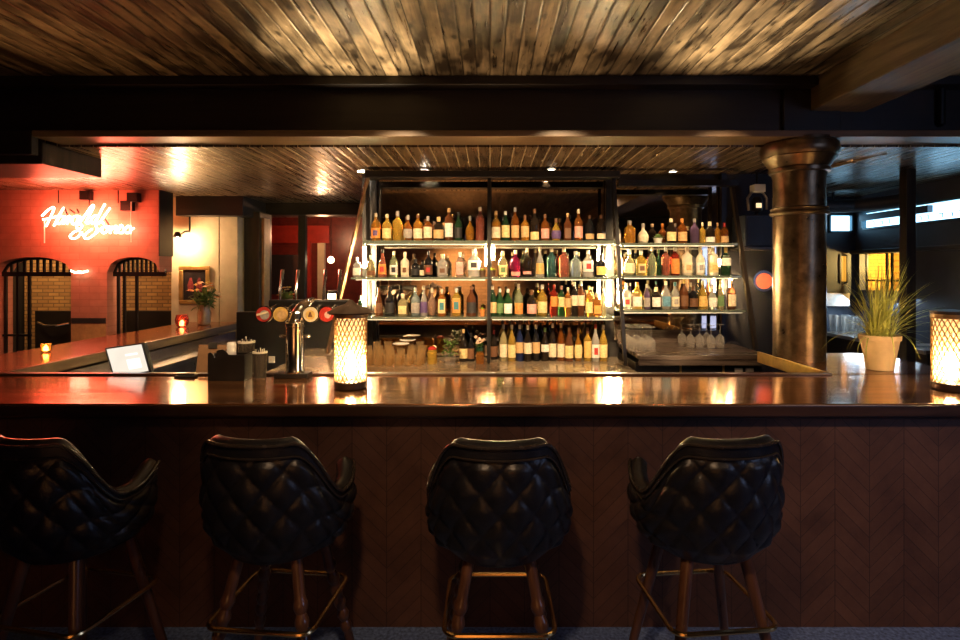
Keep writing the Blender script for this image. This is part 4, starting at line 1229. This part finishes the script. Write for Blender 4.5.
# ------------------------------------------------------------------ potted grass
pg = thing('potted_grass', 'pale terracotta pot of spiky green grass on the bar return', 'plant', (2.505, 3.60, BAR + .001))
MB().lathe([(.072, 0), (.076, .004), (.108, .19), (.116, .192), (.118, .222), (.108, .224), (.104, .20), (.09, .19)], 32, cap=True).build('pot', M['terracotta'], pg)
MB().lathe([(.001, .205), (.10, .20)], 24).build('soil', M['soil'], pg)
rnd = random.Random(21)
blades = MB()
n = 9
for i in range(230):
    a = rnd.uniform(0, 2 * PI)
    tilt = abs(rnd.gauss(0.0, .8))
    ln = rnd.uniform(.26, .56)
    bx, by = rnd.uniform(-.055, .055), rnd.uniform(-.055, .055)
    bend = rnd.uniform(.2, 1.25) * (0.35 + tilt)
    wdt = rnd.uniform(.0045, .0085)
    side = Vector((-math.sin(a), math.cos(a), 0))
    for trial in range(12):
        vs, ok = [], True
        p = Vector((bx, by, .20))
        ang = min(1.1, tilt * .6)
        for k in range(n + 1):
            t = k / n
            ww = wdt * (1 - t ** 2) + .0004
            vs += [p - side * ww / 2, p + side * ww / 2]
            hr = math.hypot(p.x, p.y)
            lim = .22 if (p.y > 0 and p.x < 0.05) else .44
            if hr > lim or p.z < .06: ok = False
            d = Vector((math.cos(a) * math.sin(ang), math.sin(a) * math.sin(ang), math.cos(ang)))
            p = p + d * ln / n
            ang += bend / n
        if ok: break
        ln *= .85
    blades.add(vs, [(2 * k, 2 * k + 1, 2 * k + 3, 2 * k + 2) for k in range(n)])
blades.build('grass_blades', M['grass'], pg)['kind'] = 'stuff'

# ------------------------------------------------------------------ beer tap
bt = thing('beer_tap', 'chrome beer tap with four round badges on the bar', 'beer tap', (xpx(295, 3.34), 3.34, BAR + .001))
MB().box(-.11, -.05, 0, .09, .05, .03).build('tray', M['black'], bt, bevel=0.004)
MB().lathe([(.058, .03), (.060, .035), (.052, .05), (.052, .30), (.056, .305), (.056, .325), (.05, .33)], 28).build('tower', M['chrome'], bt)
MB().tube([(-.075, 0, .245), (.075, 0, .245)], .012, 10).build('cross_pin', M['chrome'], bt)
for sx in (-1, 1):
    MB().lathe([(.001, -.012), (.014, -.008), (.016, 0), (.014, .008), (.001, .012)], 10, c=(sx * .078, 0, .245)).build('pin_knob', M['chrome'], bt)
MB().tube([(0, 0, .32), (.01, .01, .36), (.02, .05, .40), (.02, .16, .42), (.02, .26, .425)], .042, 16).build('swan_neck', M['chrome'], bt)
MB().box(-.24, .20, .40, .26, .29, .45).build('manifold', M['iron'], bt, bevel=0.01)
tapx = (-.185, -.083, .095, .19)
for i, (x, c1, c2) in enumerate(zip(tapx, ('red', 'gold', 'cream', 'red'), ('grey', 'tan', 'gold', 'pink'))):
    MB().tube([(x, .24, .425), (x, .02, .38)], .012, 8).build('tap_arm', M['chrome'], bt)
    bd = MB().tube([(x, .02, .375), (x, -.005, .375)], .05, 28).build('badge', M['chrome'], bt)
    MB().tube([(x, -.005, .375), (x, -.010, .375)], .044, 28).build('badge_face', BC[c1], bd)
    MB().tube([(x + (.008 if i != 2 else 0), -.010, .372), (x + (.008 if i != 2 else 0), -.013, .372)], .028 if i < 3 else .02, 20).build('badge_disc', BL[c2], bd)
    if i == 2:
        MB().prism([(x - .013, .360), (x + .013, .360), (x + .005, .389), (x - .005, .389)], -.015, -.0132).build('badge_mark', BL['brown'], bd)
    if i == 0:
        MB().prism([(x - .038, .366), (x + .03, .384), (x + .03, .396), (x - .038, .378)], -.0155, -.0132).build('badge_mark', BL['cream'], bd)
    MB().tube([(x, .25, .44), (x, .26, .50), (x, .30, .64)], [.006, .009, .011], 10).build('tap_lever', M['chrome'], bt)

# ------------------------------------------------------------------ napkin caddy, straws, clipboard, cup on the bar
cd = thing('bar_caddy', 'black scalloped napkin caddy on the bar beside the tap', 'caddy', (xpx(230, 3.27), 3.27, BAR + .001))
prof = [(-.105, 0), (.105, 0), (.105, .150), (.03, .150), (.012, .152), (-.002, .172), (-.02, .182), (-.04, .178), (-.055, .155), (-.065, .135), (-.075, .152), (-.09, .165), (-.105, .158)]
MB().prism(prof, -.05, -.042).build('front_panel', M['black'], cd)
MB().prism(prof, .052, .06).build('back_panel', M['black'], cd)
MB().box(-.105, -.042, .0, -.099, .052, .15).build('side_panel', M['black'], cd)
MB().box(.099, -.042, .0, .105, .052, .15).build('side_panel', M['black'], cd)
MB().box(-.099, -.042, 0, .099, .052, .006).build('base_panel', M['black'], cd)
MB().lathe([(.022, .1), (.026, .1), (.026, .205), (.02, .215), (.001, .212)], 16, c=(.0, .02, 0)).build('white_cup_stack', M['white'], cd)
np_ = MB().box(-.095, -.03, .007, -.03, .04, .13).build('napkin_stack', M['kraft'], cd)
M['smoke_glass'] = glassy('smoky_glass', (0.20, 0.16, 0.12), 0.6, 0.08, 1.2)
for i, (x, Y, r, h, n) in enumerate(((260, 3.29, .040, .175, 10), (246.5, 3.39, .048, .215, 9))):
    g = thing('straw_glass', ['clear glass packed with dark straws standing nearest the black caddy', 'taller smoky glass of dark straws behind the black caddy'][i], 'straw glass', (xpx(x, Y), Y, BAR + (.0135 if i else .001)), 0, 'glasses of straws')
    MB().lathe([(r * .85, 0), (r, h * .88), (r * .93, h * .88), (r * .78, .008), (.001, .008)], 18, cap=False).build('body', M['smoke_glass'], g)
    MB().lathe([(r * .93, h * .86), (r * 1.04, h * .865), (r * 1.04, h * .92), (r * .93, h * .925)], 18, cap=False).build('rim', M['paper'], g)
    rnd = random.Random(30 + i)
    for k in range(n):
        a, q = 2 * PI * k / n, r * .6
        MB().tube([(q * .6 * math.cos(a), q * .6 * math.sin(a), .012), (q * math.cos(a), q * math.sin(a), h * rnd.uniform(.96, 1.06))], .0035, 6).build('straw', M['black'] if k % 3 else M['paper'], g)
bmt = MB().box(-.06, -.025, 0, .06, .025, .012).tube([(-.05, .0, .016), (.05, .0, .016)], .008, 8).build('bar_mat', M['black'], bevel=.003, loc=(xpx(186, 3.34), 3.34, BAR + .001))
tag(bmt, 'small curled black rubber mat on the bar beside the caddy', 'bar mat')
cb = thing('clipboard', 'brown clipboard leaning behind the bar next to the caddy', 'clipboard', (xpx(209, 3.8), 3.8, 0.951))
mt = Matrix.Rotation(math.radians(-12), 4, 'X')
MB().box(-.10, -.004, 0, .10, .004, .30, mt).build('board', M['kraft'], cb)
MB().box(-.03, -.012, .275, .03, -.004, .315, mt).build('clip', M['steel'], cb)

# ------------------------------------------------------------------ inner bar: steel bench, till
sb = thing('steel_bench', 'stainless steel bench along the inner side of the side bar', 'bench', (0, 0, 0))
MB().box(-3.02, 4.0, .915, -2.76, 6.6, .95).build('worktop', M['steel'], sb, bevel=0.004)
MB().box(-3.02, 4.0, .95, -3.0, 6.6, 1.035).build('splashback', M['steel'], sb)
MB().box(-2.79, 4.0, .80, -2.76, 6.6, .915).build('apron', M['steel'], sb)
for y in (4.06, 5.3, 6.5):
    for x in (-2.98, -2.80):
        MB().box(x - .015, y - .015, 0, x + .015, y + .015, .915).build('leg', M['steel'], sb)
ib = struct('inner_shelf', MB().box(-3.0, 3.5, .0, -1.0, 3.95, .95), M['black'], bevel=0.004)
tag(ib, 'black under-counter cabinet along the inner side of the bar', 'cabinet', kind='thing')
ib2 = struct('inner_shelf', MB().box(-0.6, 3.55, .0, 1.9, 3.9, .93), M['black'], bevel=0.004)
tag(ib2, 'black under-counter cabinet in front of the bottle shelves', 'cabinet', kind='thing')
tl = thing('till_screen', 'lit white till touchscreen on a stand at the bar corner', 'till', (0, 0, 0))
A, Bq, Cq, Dq = at(104.5, 348, 3.74), at(143, 342.5, 3.64), at(151, 372, 3.58), at(113.5, 379, 3.68)
nrm = (Bq - A).cross(Dq - A).normalized()
if nrm.y > 0: nrm = -nrm
cen = (A + Bq + Cq + Dq) / 4
def quadbox(pts, n, d0, d1):
    vs = [p + n * d0 for p in pts] + [p + n * d1 for p in pts]
    return MB().add(vs, [(0, 1, 2, 3), (7, 6, 5, 4), (0, 4, 5, 1), (1, 5, 6, 2), (2, 6, 7, 3), (3, 7, 4, 0)])
quadbox([A, Bq, Cq, Dq], nrm, -.03, 0).build('bezel', M['black'], tl, bevel=0.003)
quadbox([cen + (p - cen) * .90 for p in (A, Bq, Cq, Dq)], nrm, .0005, .002).build('display', M['screen'], tl)
def uv(u, v): return (A.lerp(Bq, u)).lerp(Dq.lerp(Cq, u), v)
quadbox([uv(.48, .48), uv(.82, .48), uv(.82, .80), uv(.48, .80)], nrm, .0025, .003).build('window_panel', M['screen_box'], tl)
quadbox([uv(.48, .30), uv(.80, .30), uv(.80, .36), uv(.48, .36)], nrm, .0025, .003).build('window_panel', M['screen_box'], tl)
MB().tube([cen - nrm * .03, cen - nrm * .08 + Vector((0, 0, -.05)), Vector((cen.x, cen.y + .1, .965))], .018, 10).build('stand', M['black'], tl)
MB().box(cen.x - .09, cen.y + .02, .951, cen.x + .09, cen.y + .18, .966).build('foot', M['black'], tl)

# ------------------------------------------------------------------ wall lamp, picture, flowers on side bar
wl = thing('wall_lamp', 'small black wall lamp shining down the cream pier', 'wall lamp', (xpx(190, 6.95), 6.95, zpx(236, 6.95)))
MB().tube([(0, -.01, .3), (0, -.01, .06)], .01, 8).build('conduit', M['iron'], wl)
MB().tube([(0, -.01, .06), (-.02, -.08, .05), (-.05, -.16, .0)], .012, 8).build('arm', M['iron'], wl)
MB().lathe([(.02, .04), (.03, .03), (.05, -.02), (.058, -.025), (.05, -.026), (.026, .02)], 16, c=(-.06, -.17, 0), cap=False).build('shade', M['iron'], wl)
MB().lathe([(.001, -.03), (.02, -.02), (.022, -.005), (.001, .02)], 12, c=(-.06, -.17, 0)).build('bulb', glow('wall_lamp_bulb', (1, .75, .4), 40), wl)
lamp('wall_lamp_light', 'POINT', (xpx(190, 6.95) - .04, 6.76, zpx(242, 6.95)), 8.5, WARMW, .04)
pc = thing('framed_picture', 'gilt-framed dark picture with two red figures on the pier', 'picture', (xpx(195, 6.94), 6.945, zpx(285, 6.94)))
w2_, h2_ = .19, .235
mb = MB()
for q in ((-w2_, -h2_, w2_, -h2_ + .05), (-w2_, h2_ - .05, w2_, h2_), (-w2_, -h2_ + .05, -w2_ + .05, h2_ - .05), (w2_ - .05, -h2_ + .05, w2_, h2_ - .05)):
    mb.box(q[0], -.03, q[1], q[2], .0, q[3])
mb.build('frame', M['gold'], pc, bevel=0.006)
MB().box(-w2_ + .045, -.012, -h2_ + .045, w2_ - .045, -.004, h2_ - .045).build('canvas', plain('dark_canvas', (0.02, 0.015, 0.015), 0.4, var=.5), pc)
for sx in (-.05, .055):
    MB().prism([(sx - .03, -.08), (sx + .03, -.08), (sx + .04, 0), (sx + .022, .05), (sx + .012, .09), (sx - .012, .09), (sx - .022, .05), (sx - .04, 0)], -.0145, -.0125).build('painted_figure', plain('painted_red', (0.22, 0.03, 0.03), 0.6, var=.6, scale=40), pc)


def bouquet(loc, label, s=1.0, seed=4):
    rnd = random.Random(seed)
    o = thing('bouquet', label, 'flowers', loc, 0, 'mixed flower bouquets')
    MB().lathe([(.055 * s, 0), (.062 * s, .01), (.066 * s, .12 * s), (.05 * s, .17 * s), (.058 * s, .2 * s), (.05 * s, .2 * s), (.04 * s, .02)], 20).build('vase', glassy('vase_glass', (.9, .72, .38), .45, .08), o)
    mb = MB()
    for i in range(110):
        a, e = rnd.uniform(0, 2 * PI), rnd.uniform(-.1, 1.45)
        r0 = rnd.uniform(0, .09) * s
        leaf_mesh(mb, (math.cos(a) * r0, math.sin(a) * r0, (.18 + rnd.uniform(0, .14)) * s), (math.cos(a) * math.cos(e), math.sin(a) * math.cos(e), math.sin(e)), rnd.uniform(.06, .14) * s, .035 * s, .35)
    for i in range(16):
        a, r0 = rnd.uniform(0, 2 * PI), rnd.uniform(.0, .03) * s
        mb.tube([(math.cos(a) * r0, math.sin(a) * r0, .03), (math.cos(a) * .1 * s, math.sin(a) * .1 * s, .32 * s)], .003, 5)
    mb.build('foliage', M['leaf'], o, smooth=False)
    cols = [('orange_bloom', (.75, .28, .06)), ('yellow_bloom', (.8, .55, .12)), ('peach_bloom', (.8, .42, .2)), ('cream_bloom', (.75, .6, .4))]
    mats = [plain(n, c, .7, var=.3, scale=40) for n, c in cols]
    for i in range(18):
        a, e = rnd.uniform(0, 2 * PI), rnd.uniform(.05, 1.4)
        c = (math.cos(a) * math.cos(e) * .15 * s, math.sin(a) * math.cos(e) * .13 * s, (.26 + .17 * math.sin(e)) * s)
        mb = MB()
        R = rnd.uniform(.024, .038) * s
        for ring, (m, rr, up) in enumerate(((8, 1.0, .25), (6, .7, .7), (4, .4, 1.2))):
            for k in range(m):
                b_ = 2 * PI * k / m + ring
                leaf_mesh(mb, c, (math.cos(b_), math.sin(b_) - .3, up), R * rr * 1.2, R * .9, .25)
        mb.lathe([(.001, -.008 * s), (.011 * s, 0), (.008 * s, .01 * s), (.001, .014 * s)], 8, c=c)
        mb.build('bloom', mats[i % 4], o, smooth=False)
    return o


bouquet((xpx(204, 6.55), 6.55, BAR + .001), 'bouquet of orange and pink flowers on the side bar', 1.15, 4)
cg = thing('candle_glass', 'faceted red candle glass glowing on the side bar by the bouquet', 'candle', (xpx(182, 6.3), 6.3, BAR + .001), 0, 'candle glasses on the side bar')
MB().lathe([(.042, 0), (.066, .03), (.072, .08), (.06, .135), (.054, .135), (.062, .08), (.03, .014)], 10).build('cup', glassy('red_glass', (.8, .25, .15), .7, .08), cg, angle=10)
MB().lathe([(.001, .02), (.02, .022), (.02, .05), (.001, .075)], 10).build('flame', glow('candle_flame', (1, .45, .18), 18), cg)
c2 = thing('candle_glass', 'small amber tealight glowing on the side bar before the first arch', 'candle', (-3.45, 4.35, BAR + .001), 0, 'candle glasses on the side bar')
MB().lathe([(.026, 0), (.036, .02), (.038, .065), (.033, .065), (.03, .012)], 14).build('cup', glassy('amber_cup', (.9, .5, .2), .7, .08), c2)
MB().lathe([(.001, .014), (.018, .016), (.016, .04), (.001, .06)], 10).build('flame', glow('tealight_flame', (1, .5, .15), 18), c2)

# bar-side bits on the side bar corner
# far passage: second bouquet, pendant, lantern on low partition
bouquet((xpx(287, 6.05), 6.05, zpx(312, 6.0) + .001), 'second smaller bouquet on the black partition behind the tap', .62, 8)
fl = thing('glowing_lantern', 'small square lit lantern on the black partition behind the lantern', 'lantern', (xpx(333, 6.05), 6.05, zpx(318, 6.0) + .001))
MB().box(-.06, -.05, 0, .06, .05, .02).build('base', M['iron'], fl)
MB().box(-.045, -.04, .02, .045, .04, .26).build('glass', glow('lantern_glow', (1, .62, .28), 3.0), fl)
MB().box(-.06, -.05, .26, .06, .05, .29).build('top', M['iron'], fl)
for sx in (-1, 1):
    for sy in (-1, 1):
        MB().box(sx * .052 - .006, sy * .045 - .005, .02, sx * .052 + .006, sy * .045 + .005, .26).build('post', M['iron'], fl)
pd = thing('pendant_bulb', 'round glowing pendant bulb hanging in the dark passage', 'pendant lamp', (xpx(331, 8.3), 8.3, zpx(260, 8.3)))
MB().lathe([(.001, -.05), (.035, -.036), (.05, 0), (.035, .036), (.02, .05), (.001, .052)], 20).build('bulb', glow('pendant_glow', (1, .7, .38), 6), pd)
MB().tube([(0, 0, .05), (0, 0, ZL - zpx(260, 8.3))], .006, 6).build('cord', M['black'], pd)

# ------------------------------------------------------------------ arch ironwork
for i, (a, c) in enumerate(OPS):
    g = thing('arch_grille', ['black iron grille with gate in the arch at the room end', 'black iron grille in the arch beside the cream pier'][i], 'grille', (0, 0, 0), 0, 'iron grilles in the arches')
    yy = 6.42
    mb = MB()
    n = 11
    for k in range(n + 1):
        t = (k + .3) / (n + .6)
        x = a + (c - a) * t
        zt = SPR + RISE * math.sqrt(max(0, 1 - (2 * t - 1) ** 2)) ** .9
        mb.bar((x, yy, SPR), (x, yy, zt), .022)
    mb.build('tympanum_bars', M['iron'], g)
    MB().box(a, yy - .02, SPR - .05, c, yy + .02, SPR).build('transom_bar', M['iron'], g)
    pts = []
    for k in range(17):
        t = k / 16
        pts.append((a + (c - a) * t, yy, SPR - .01 + RISE * math.sqrt(max(0, 1 - (2 * t - 1) ** 2)) ** .9))
    MB().tube(pts, .02, 6).build('arch_bar', M['iron'], g)
    xs = (a + .03, a + .17, a + .30) if i == 0 else (a + .05, a + .12, a + .26)
    for x in xs:
        MB().bar((x, yy, .02), (x, yy, SPR - .04), .026).build('gate_bar', M['iron'], g)
    MB().box(a, yy - .012, 1.0, a + .32, yy + .012, 1.025).build('gate_rail', M['iron'], g)
    db = thing('door_2' if i == 0 else 'door_3', ['black lower door seen through the arch at the room end', 'black lower door seen through the arch beside the cream pier'][i], 'door', (0, 0, 0))
    db['kind'] = 'structure'
    x0 = at(35, 300, 7.6).x if i == 0 else at(126, 300, 7.6).x
    x1 = at(76, 300, 7.6).x if i == 0 else at(180, 300, 7.6).x
    MB().box(x0, 7.6, 0, x1, 7.66, zpx(311, 7.6)).build('leaf', M['black'], db)
    if i == 0:
        MB().tube([(x0 + .08, 7.55, zpx(322, 7.6)), (x0 + .2, 7.52, zpx(325, 7.6)), (x0 + .35, 7.52, zpx(325, 7.6)), (x0 + .5, 7.55, zpx(323, 7.6))], .015, 8).build('handle', M['chrome'], db)
# pale bracket light on the red pier
bl = thing('bracket_light', 'thin lit strip fitting on the red wall between the arches', 'wall light', (xpx(81, 6.29), 6.29, zpx(272, 6.29)))
MB().tube([(-.09, -.03, .015), (-.04, -.04, -.005), (.04, -.04, -.005), (.1, -.03, .012)], .010, 8).build('tube', glow('strip_tube', (1, .75, .5), 4), bl)
MB().box(-.02, -.03, -.01, .02, .009, .02).build('mount', M['white'], bl)

# ------------------------------------------------------------------ neon sign
YN = 6.2
ns = thing('neon_sign', 'red neon script sign reading Harold & Sons on the red wall', 'neon sign', (xpx(88, YN), YN, zpx(221, YN)))


def npt(x, y): return Vector(((x - 88) / F * YN, 0, (221 - y) / F * YN))


# strokes in photograph pixels, written as a slanted script
STROKES = {
    'H': [[(42, 216), (47, 211), (52, 207.5), (54, 208.5), (51, 216), (46, 226.5)], [(64, 207.5), (60, 214), (54, 226)], [(43, 219.5), (49, 218.5), (58, 216)]],
    'a': [[(64, 217), (61, 216), (58, 219), (57.5, 223), (60, 223.5), (63.5, 219), (65, 216)], [(65, 216), (62.5, 223), (65, 223)]],
    'r': [[(66, 223), (69, 216), (69.5, 218), (72, 217)], [(69.5, 218), (67, 224)]],
    'o': [[(77, 216), (73.5, 217), (71.8, 221), (73, 224), (76, 223), (78, 219), (77, 216), (80.5, 217)]],
    'l': [[(80, 222), (86, 214), (92, 205.5), (93.5, 207), (89, 216), (86, 222), (88, 223.5), (91, 221)]],
    'd': [[(98, 216), (95, 215.5), (91.5, 219), (91.5, 223), (94, 222.5), (98, 217)], [(105, 204), (101, 211), (96, 222), (98.5, 223.5), (103, 218), (110, 208)]],
    'ampersand': [[(84, 236), (79, 230.5), (76.5, 226.5), (79, 224), (82, 225.5), (80, 229), (73.5, 232.5), (70, 236), (72, 238.5), (77, 237.5), (82, 232)]],
    'S': [[(104, 224), (101, 222), (96, 225), (97, 228.5), (95, 233.5), (89, 238), (84.5, 238), (86, 233.5), (92, 229)], [(95, 234), (103, 227)]],
    'o2': [[(106, 226), (102.5, 228), (102, 232), (104.5, 233), (107.5, 230), (106.5, 226.5), (110, 227)]],
    'n': [[(110, 233.5), (112, 226.5), (112.2, 229), (115.5, 226), (117, 227.5), (115, 232.5), (117.5, 232.5)]],
    's': [[(117.5, 233), (121, 225), (123.5, 229), (123, 232.5), (119.5, 233)], [(124, 231), (128, 226), (130.5, 229), (129.5, 232.5), (126, 233)], [(130, 231), (134, 228)]],
}


def smooth_path(p, n=6):
    out = []
    P = [Vector((a, b_, 0)) for a, b_ in p]
    P = [P[0]] + P + [P[-1]]
    for i in range(1, len(P) - 2):
        p0_, p1_, p2_, p3_ = P[i - 1:i + 3]
        for k in range(n):
            t = k / n
            out.append(0.5 * ((2 * p1_) + (-p0_ + p2_) * t + (2 * p0_ - 5 * p1_ + 4 * p2_ - p3_) * t * t + (-p0_ + 3 * p1_ - 3 * p2_ + p3_) * t ** 3))
    out.append(P[-2])
    return out


mb = MB()
for key, strokes in STROKES.items():
    for s_ in strokes:
        mb.tube([npt(q.x, q.y) for q in smooth_path(s_)], .0095, 8)
mb.build('lettering', M['neon'], ns)
for x, y0, y1 in ((43, 220, 243), (130, 201, 242), (57, 190, 203), (117, 190, 203), (88, 190, 205)):
    MB().tube([npt(x, y0) + Vector((0, .02, 0)), npt(x, y1) + Vector((0, .02, 0))], .006, 6).build('drop_wire', M['paper'] if y1 > 230 else M['iron'], ns)
for x, y, a, c in ((83, 195, .05, .05), (131, 197, .055, .05), (124.5, 205.5, .055, .055)):
    p = npt(x, y)
    MB().box(p.x - a, .01, p.z - c, p.x + a, .095, p.z + c).build('transformer', M['iron'], ns)
for (x0, y0, x1, y1) in ((64.5, 208, 67.5, 215), (70, 209.5, 75, 213), (77, 209, 79, 213), (105, 219, 109, 225)):
    MB().tube([npt(x0, y0), npt(x1, y1)], .008, 6).build('support_clip', M['iron'], ns)
lamp('neon_wash', 'AREA', (xpx(88, YN) - 0.02, 5.9, zpx(221, YN)), 5.5, (1.0, 0.15, 0.07), .95, target=(xpx(88, YN), 8, zpx(221, YN)), size_y=.3)
lamp('neon_spill', 'AREA', (xpx(88, YN), 6.12, zpx(221, YN)), 9, (1.0, 0.10, 0.045), .95, target=(xpx(88, YN) + .4, 2, 1.9), size_y=.3)

# ------------------------------------------------------------------ ceiling downlights
for i, (x, y, lbl) in enumerate(((424.5, 170.5, 'recessed ceiling downlight above the tap-side bay of bottles'), (361.5, 183.5, 'recessed ceiling downlight beside the leaning shelving post'), (551.5, 169, 'recessed ceiling downlight above the centre bay of bottles'),
                                 (673, 180.5, 'recessed ceiling downlight above the column-side bay of bottles'))):
    Y = (ZL - CZ) * F / (270 - y)
    Y = min(Y, 5.1)
    o = thing('ceiling_downlight', lbl, 'downlight', (xpx(x, Y), Y, ZL - .001), 0, 'downlights in the back ceiling')
    MB().lathe([(.05, 0), (.052, -.006), (.038, -.008), (.036, -.002)], 20, cap=False).build('trim_ring', M['steel'], o)
    MB().lathe([(.001, -.003), (.036, -.003)], 20).build('diffuser', glow('downlight_lens', (1, .85, .62), 14 if i < 2 else 1.2), o)
    lamp('downlight', 'SPOT', (xpx(x, Y), Y, ZL - .02), 16, WARMW, .03, target=(xpx(x, Y), Y - .15, 0), cone=80, blend=.7)

# ------------------------------------------------------------------ street side furniture
ss = thing('service_shelf', 'dark service ledge with pale edge under the yellow niche', 'ledge', (0, 0, 0))
MB().box(4.05, 5.2, .98, 4.49, 6.88, 1.01).build('board', M['slate'], ss)
MB().box(4.03, 5.2, .975, 4.05, 6.88, 1.012).build('pale_edge', M['steel'], ss)
MB().box(4.1, 5.25, 0, 4.48, 6.85, .98).build('front', M['wall_dark'], ss)
i = 0
rnd = random.Random(5)
first = None
for Y in (6.75, 6.6, 6.45, 6.3, 6.15, 6.0, 5.85, 5.7):
    for k, x in enumerate((4.14, 4.28)):
        lbl = f'clear tumbler on the service ledge, {ORD[i // 2]} pair from street corner, {"aisle" if k == 0 else "wall"} side'
        h = .21
        if first is None:
            first = MB().lathe([(.035, 0), (.045, h), (.042, h), (.032, .01), (.001, .01)], 14, cap=False).build('tumbler', M['clear'])
            o = first
        else:
            o = first.copy(); COL.objects.link(o)
        o.location = (x, Y, 1.0105)
        tag(o, lbl, 'glass', 'tumblers on the service ledge')
        i += 1
wb = MB().box(-.15, -.05, 0, .15, .05, .16).build('white_box', plain('dull_card', (.34, .29, .24), .7), bevel=.004, loc=(xpx(835, 6.85), 6.849, zpx(306, 6.85)))
tag(wb, 'plain white box fixed to the wall between column and yellow niche', 'box')
lamp('street_glow', 'AREA', (4.44, 6.3, 1.42), 6, (0.5, .75, 1.0), 1.2, target=(4.0, 6.2, .9), size_y=.1)
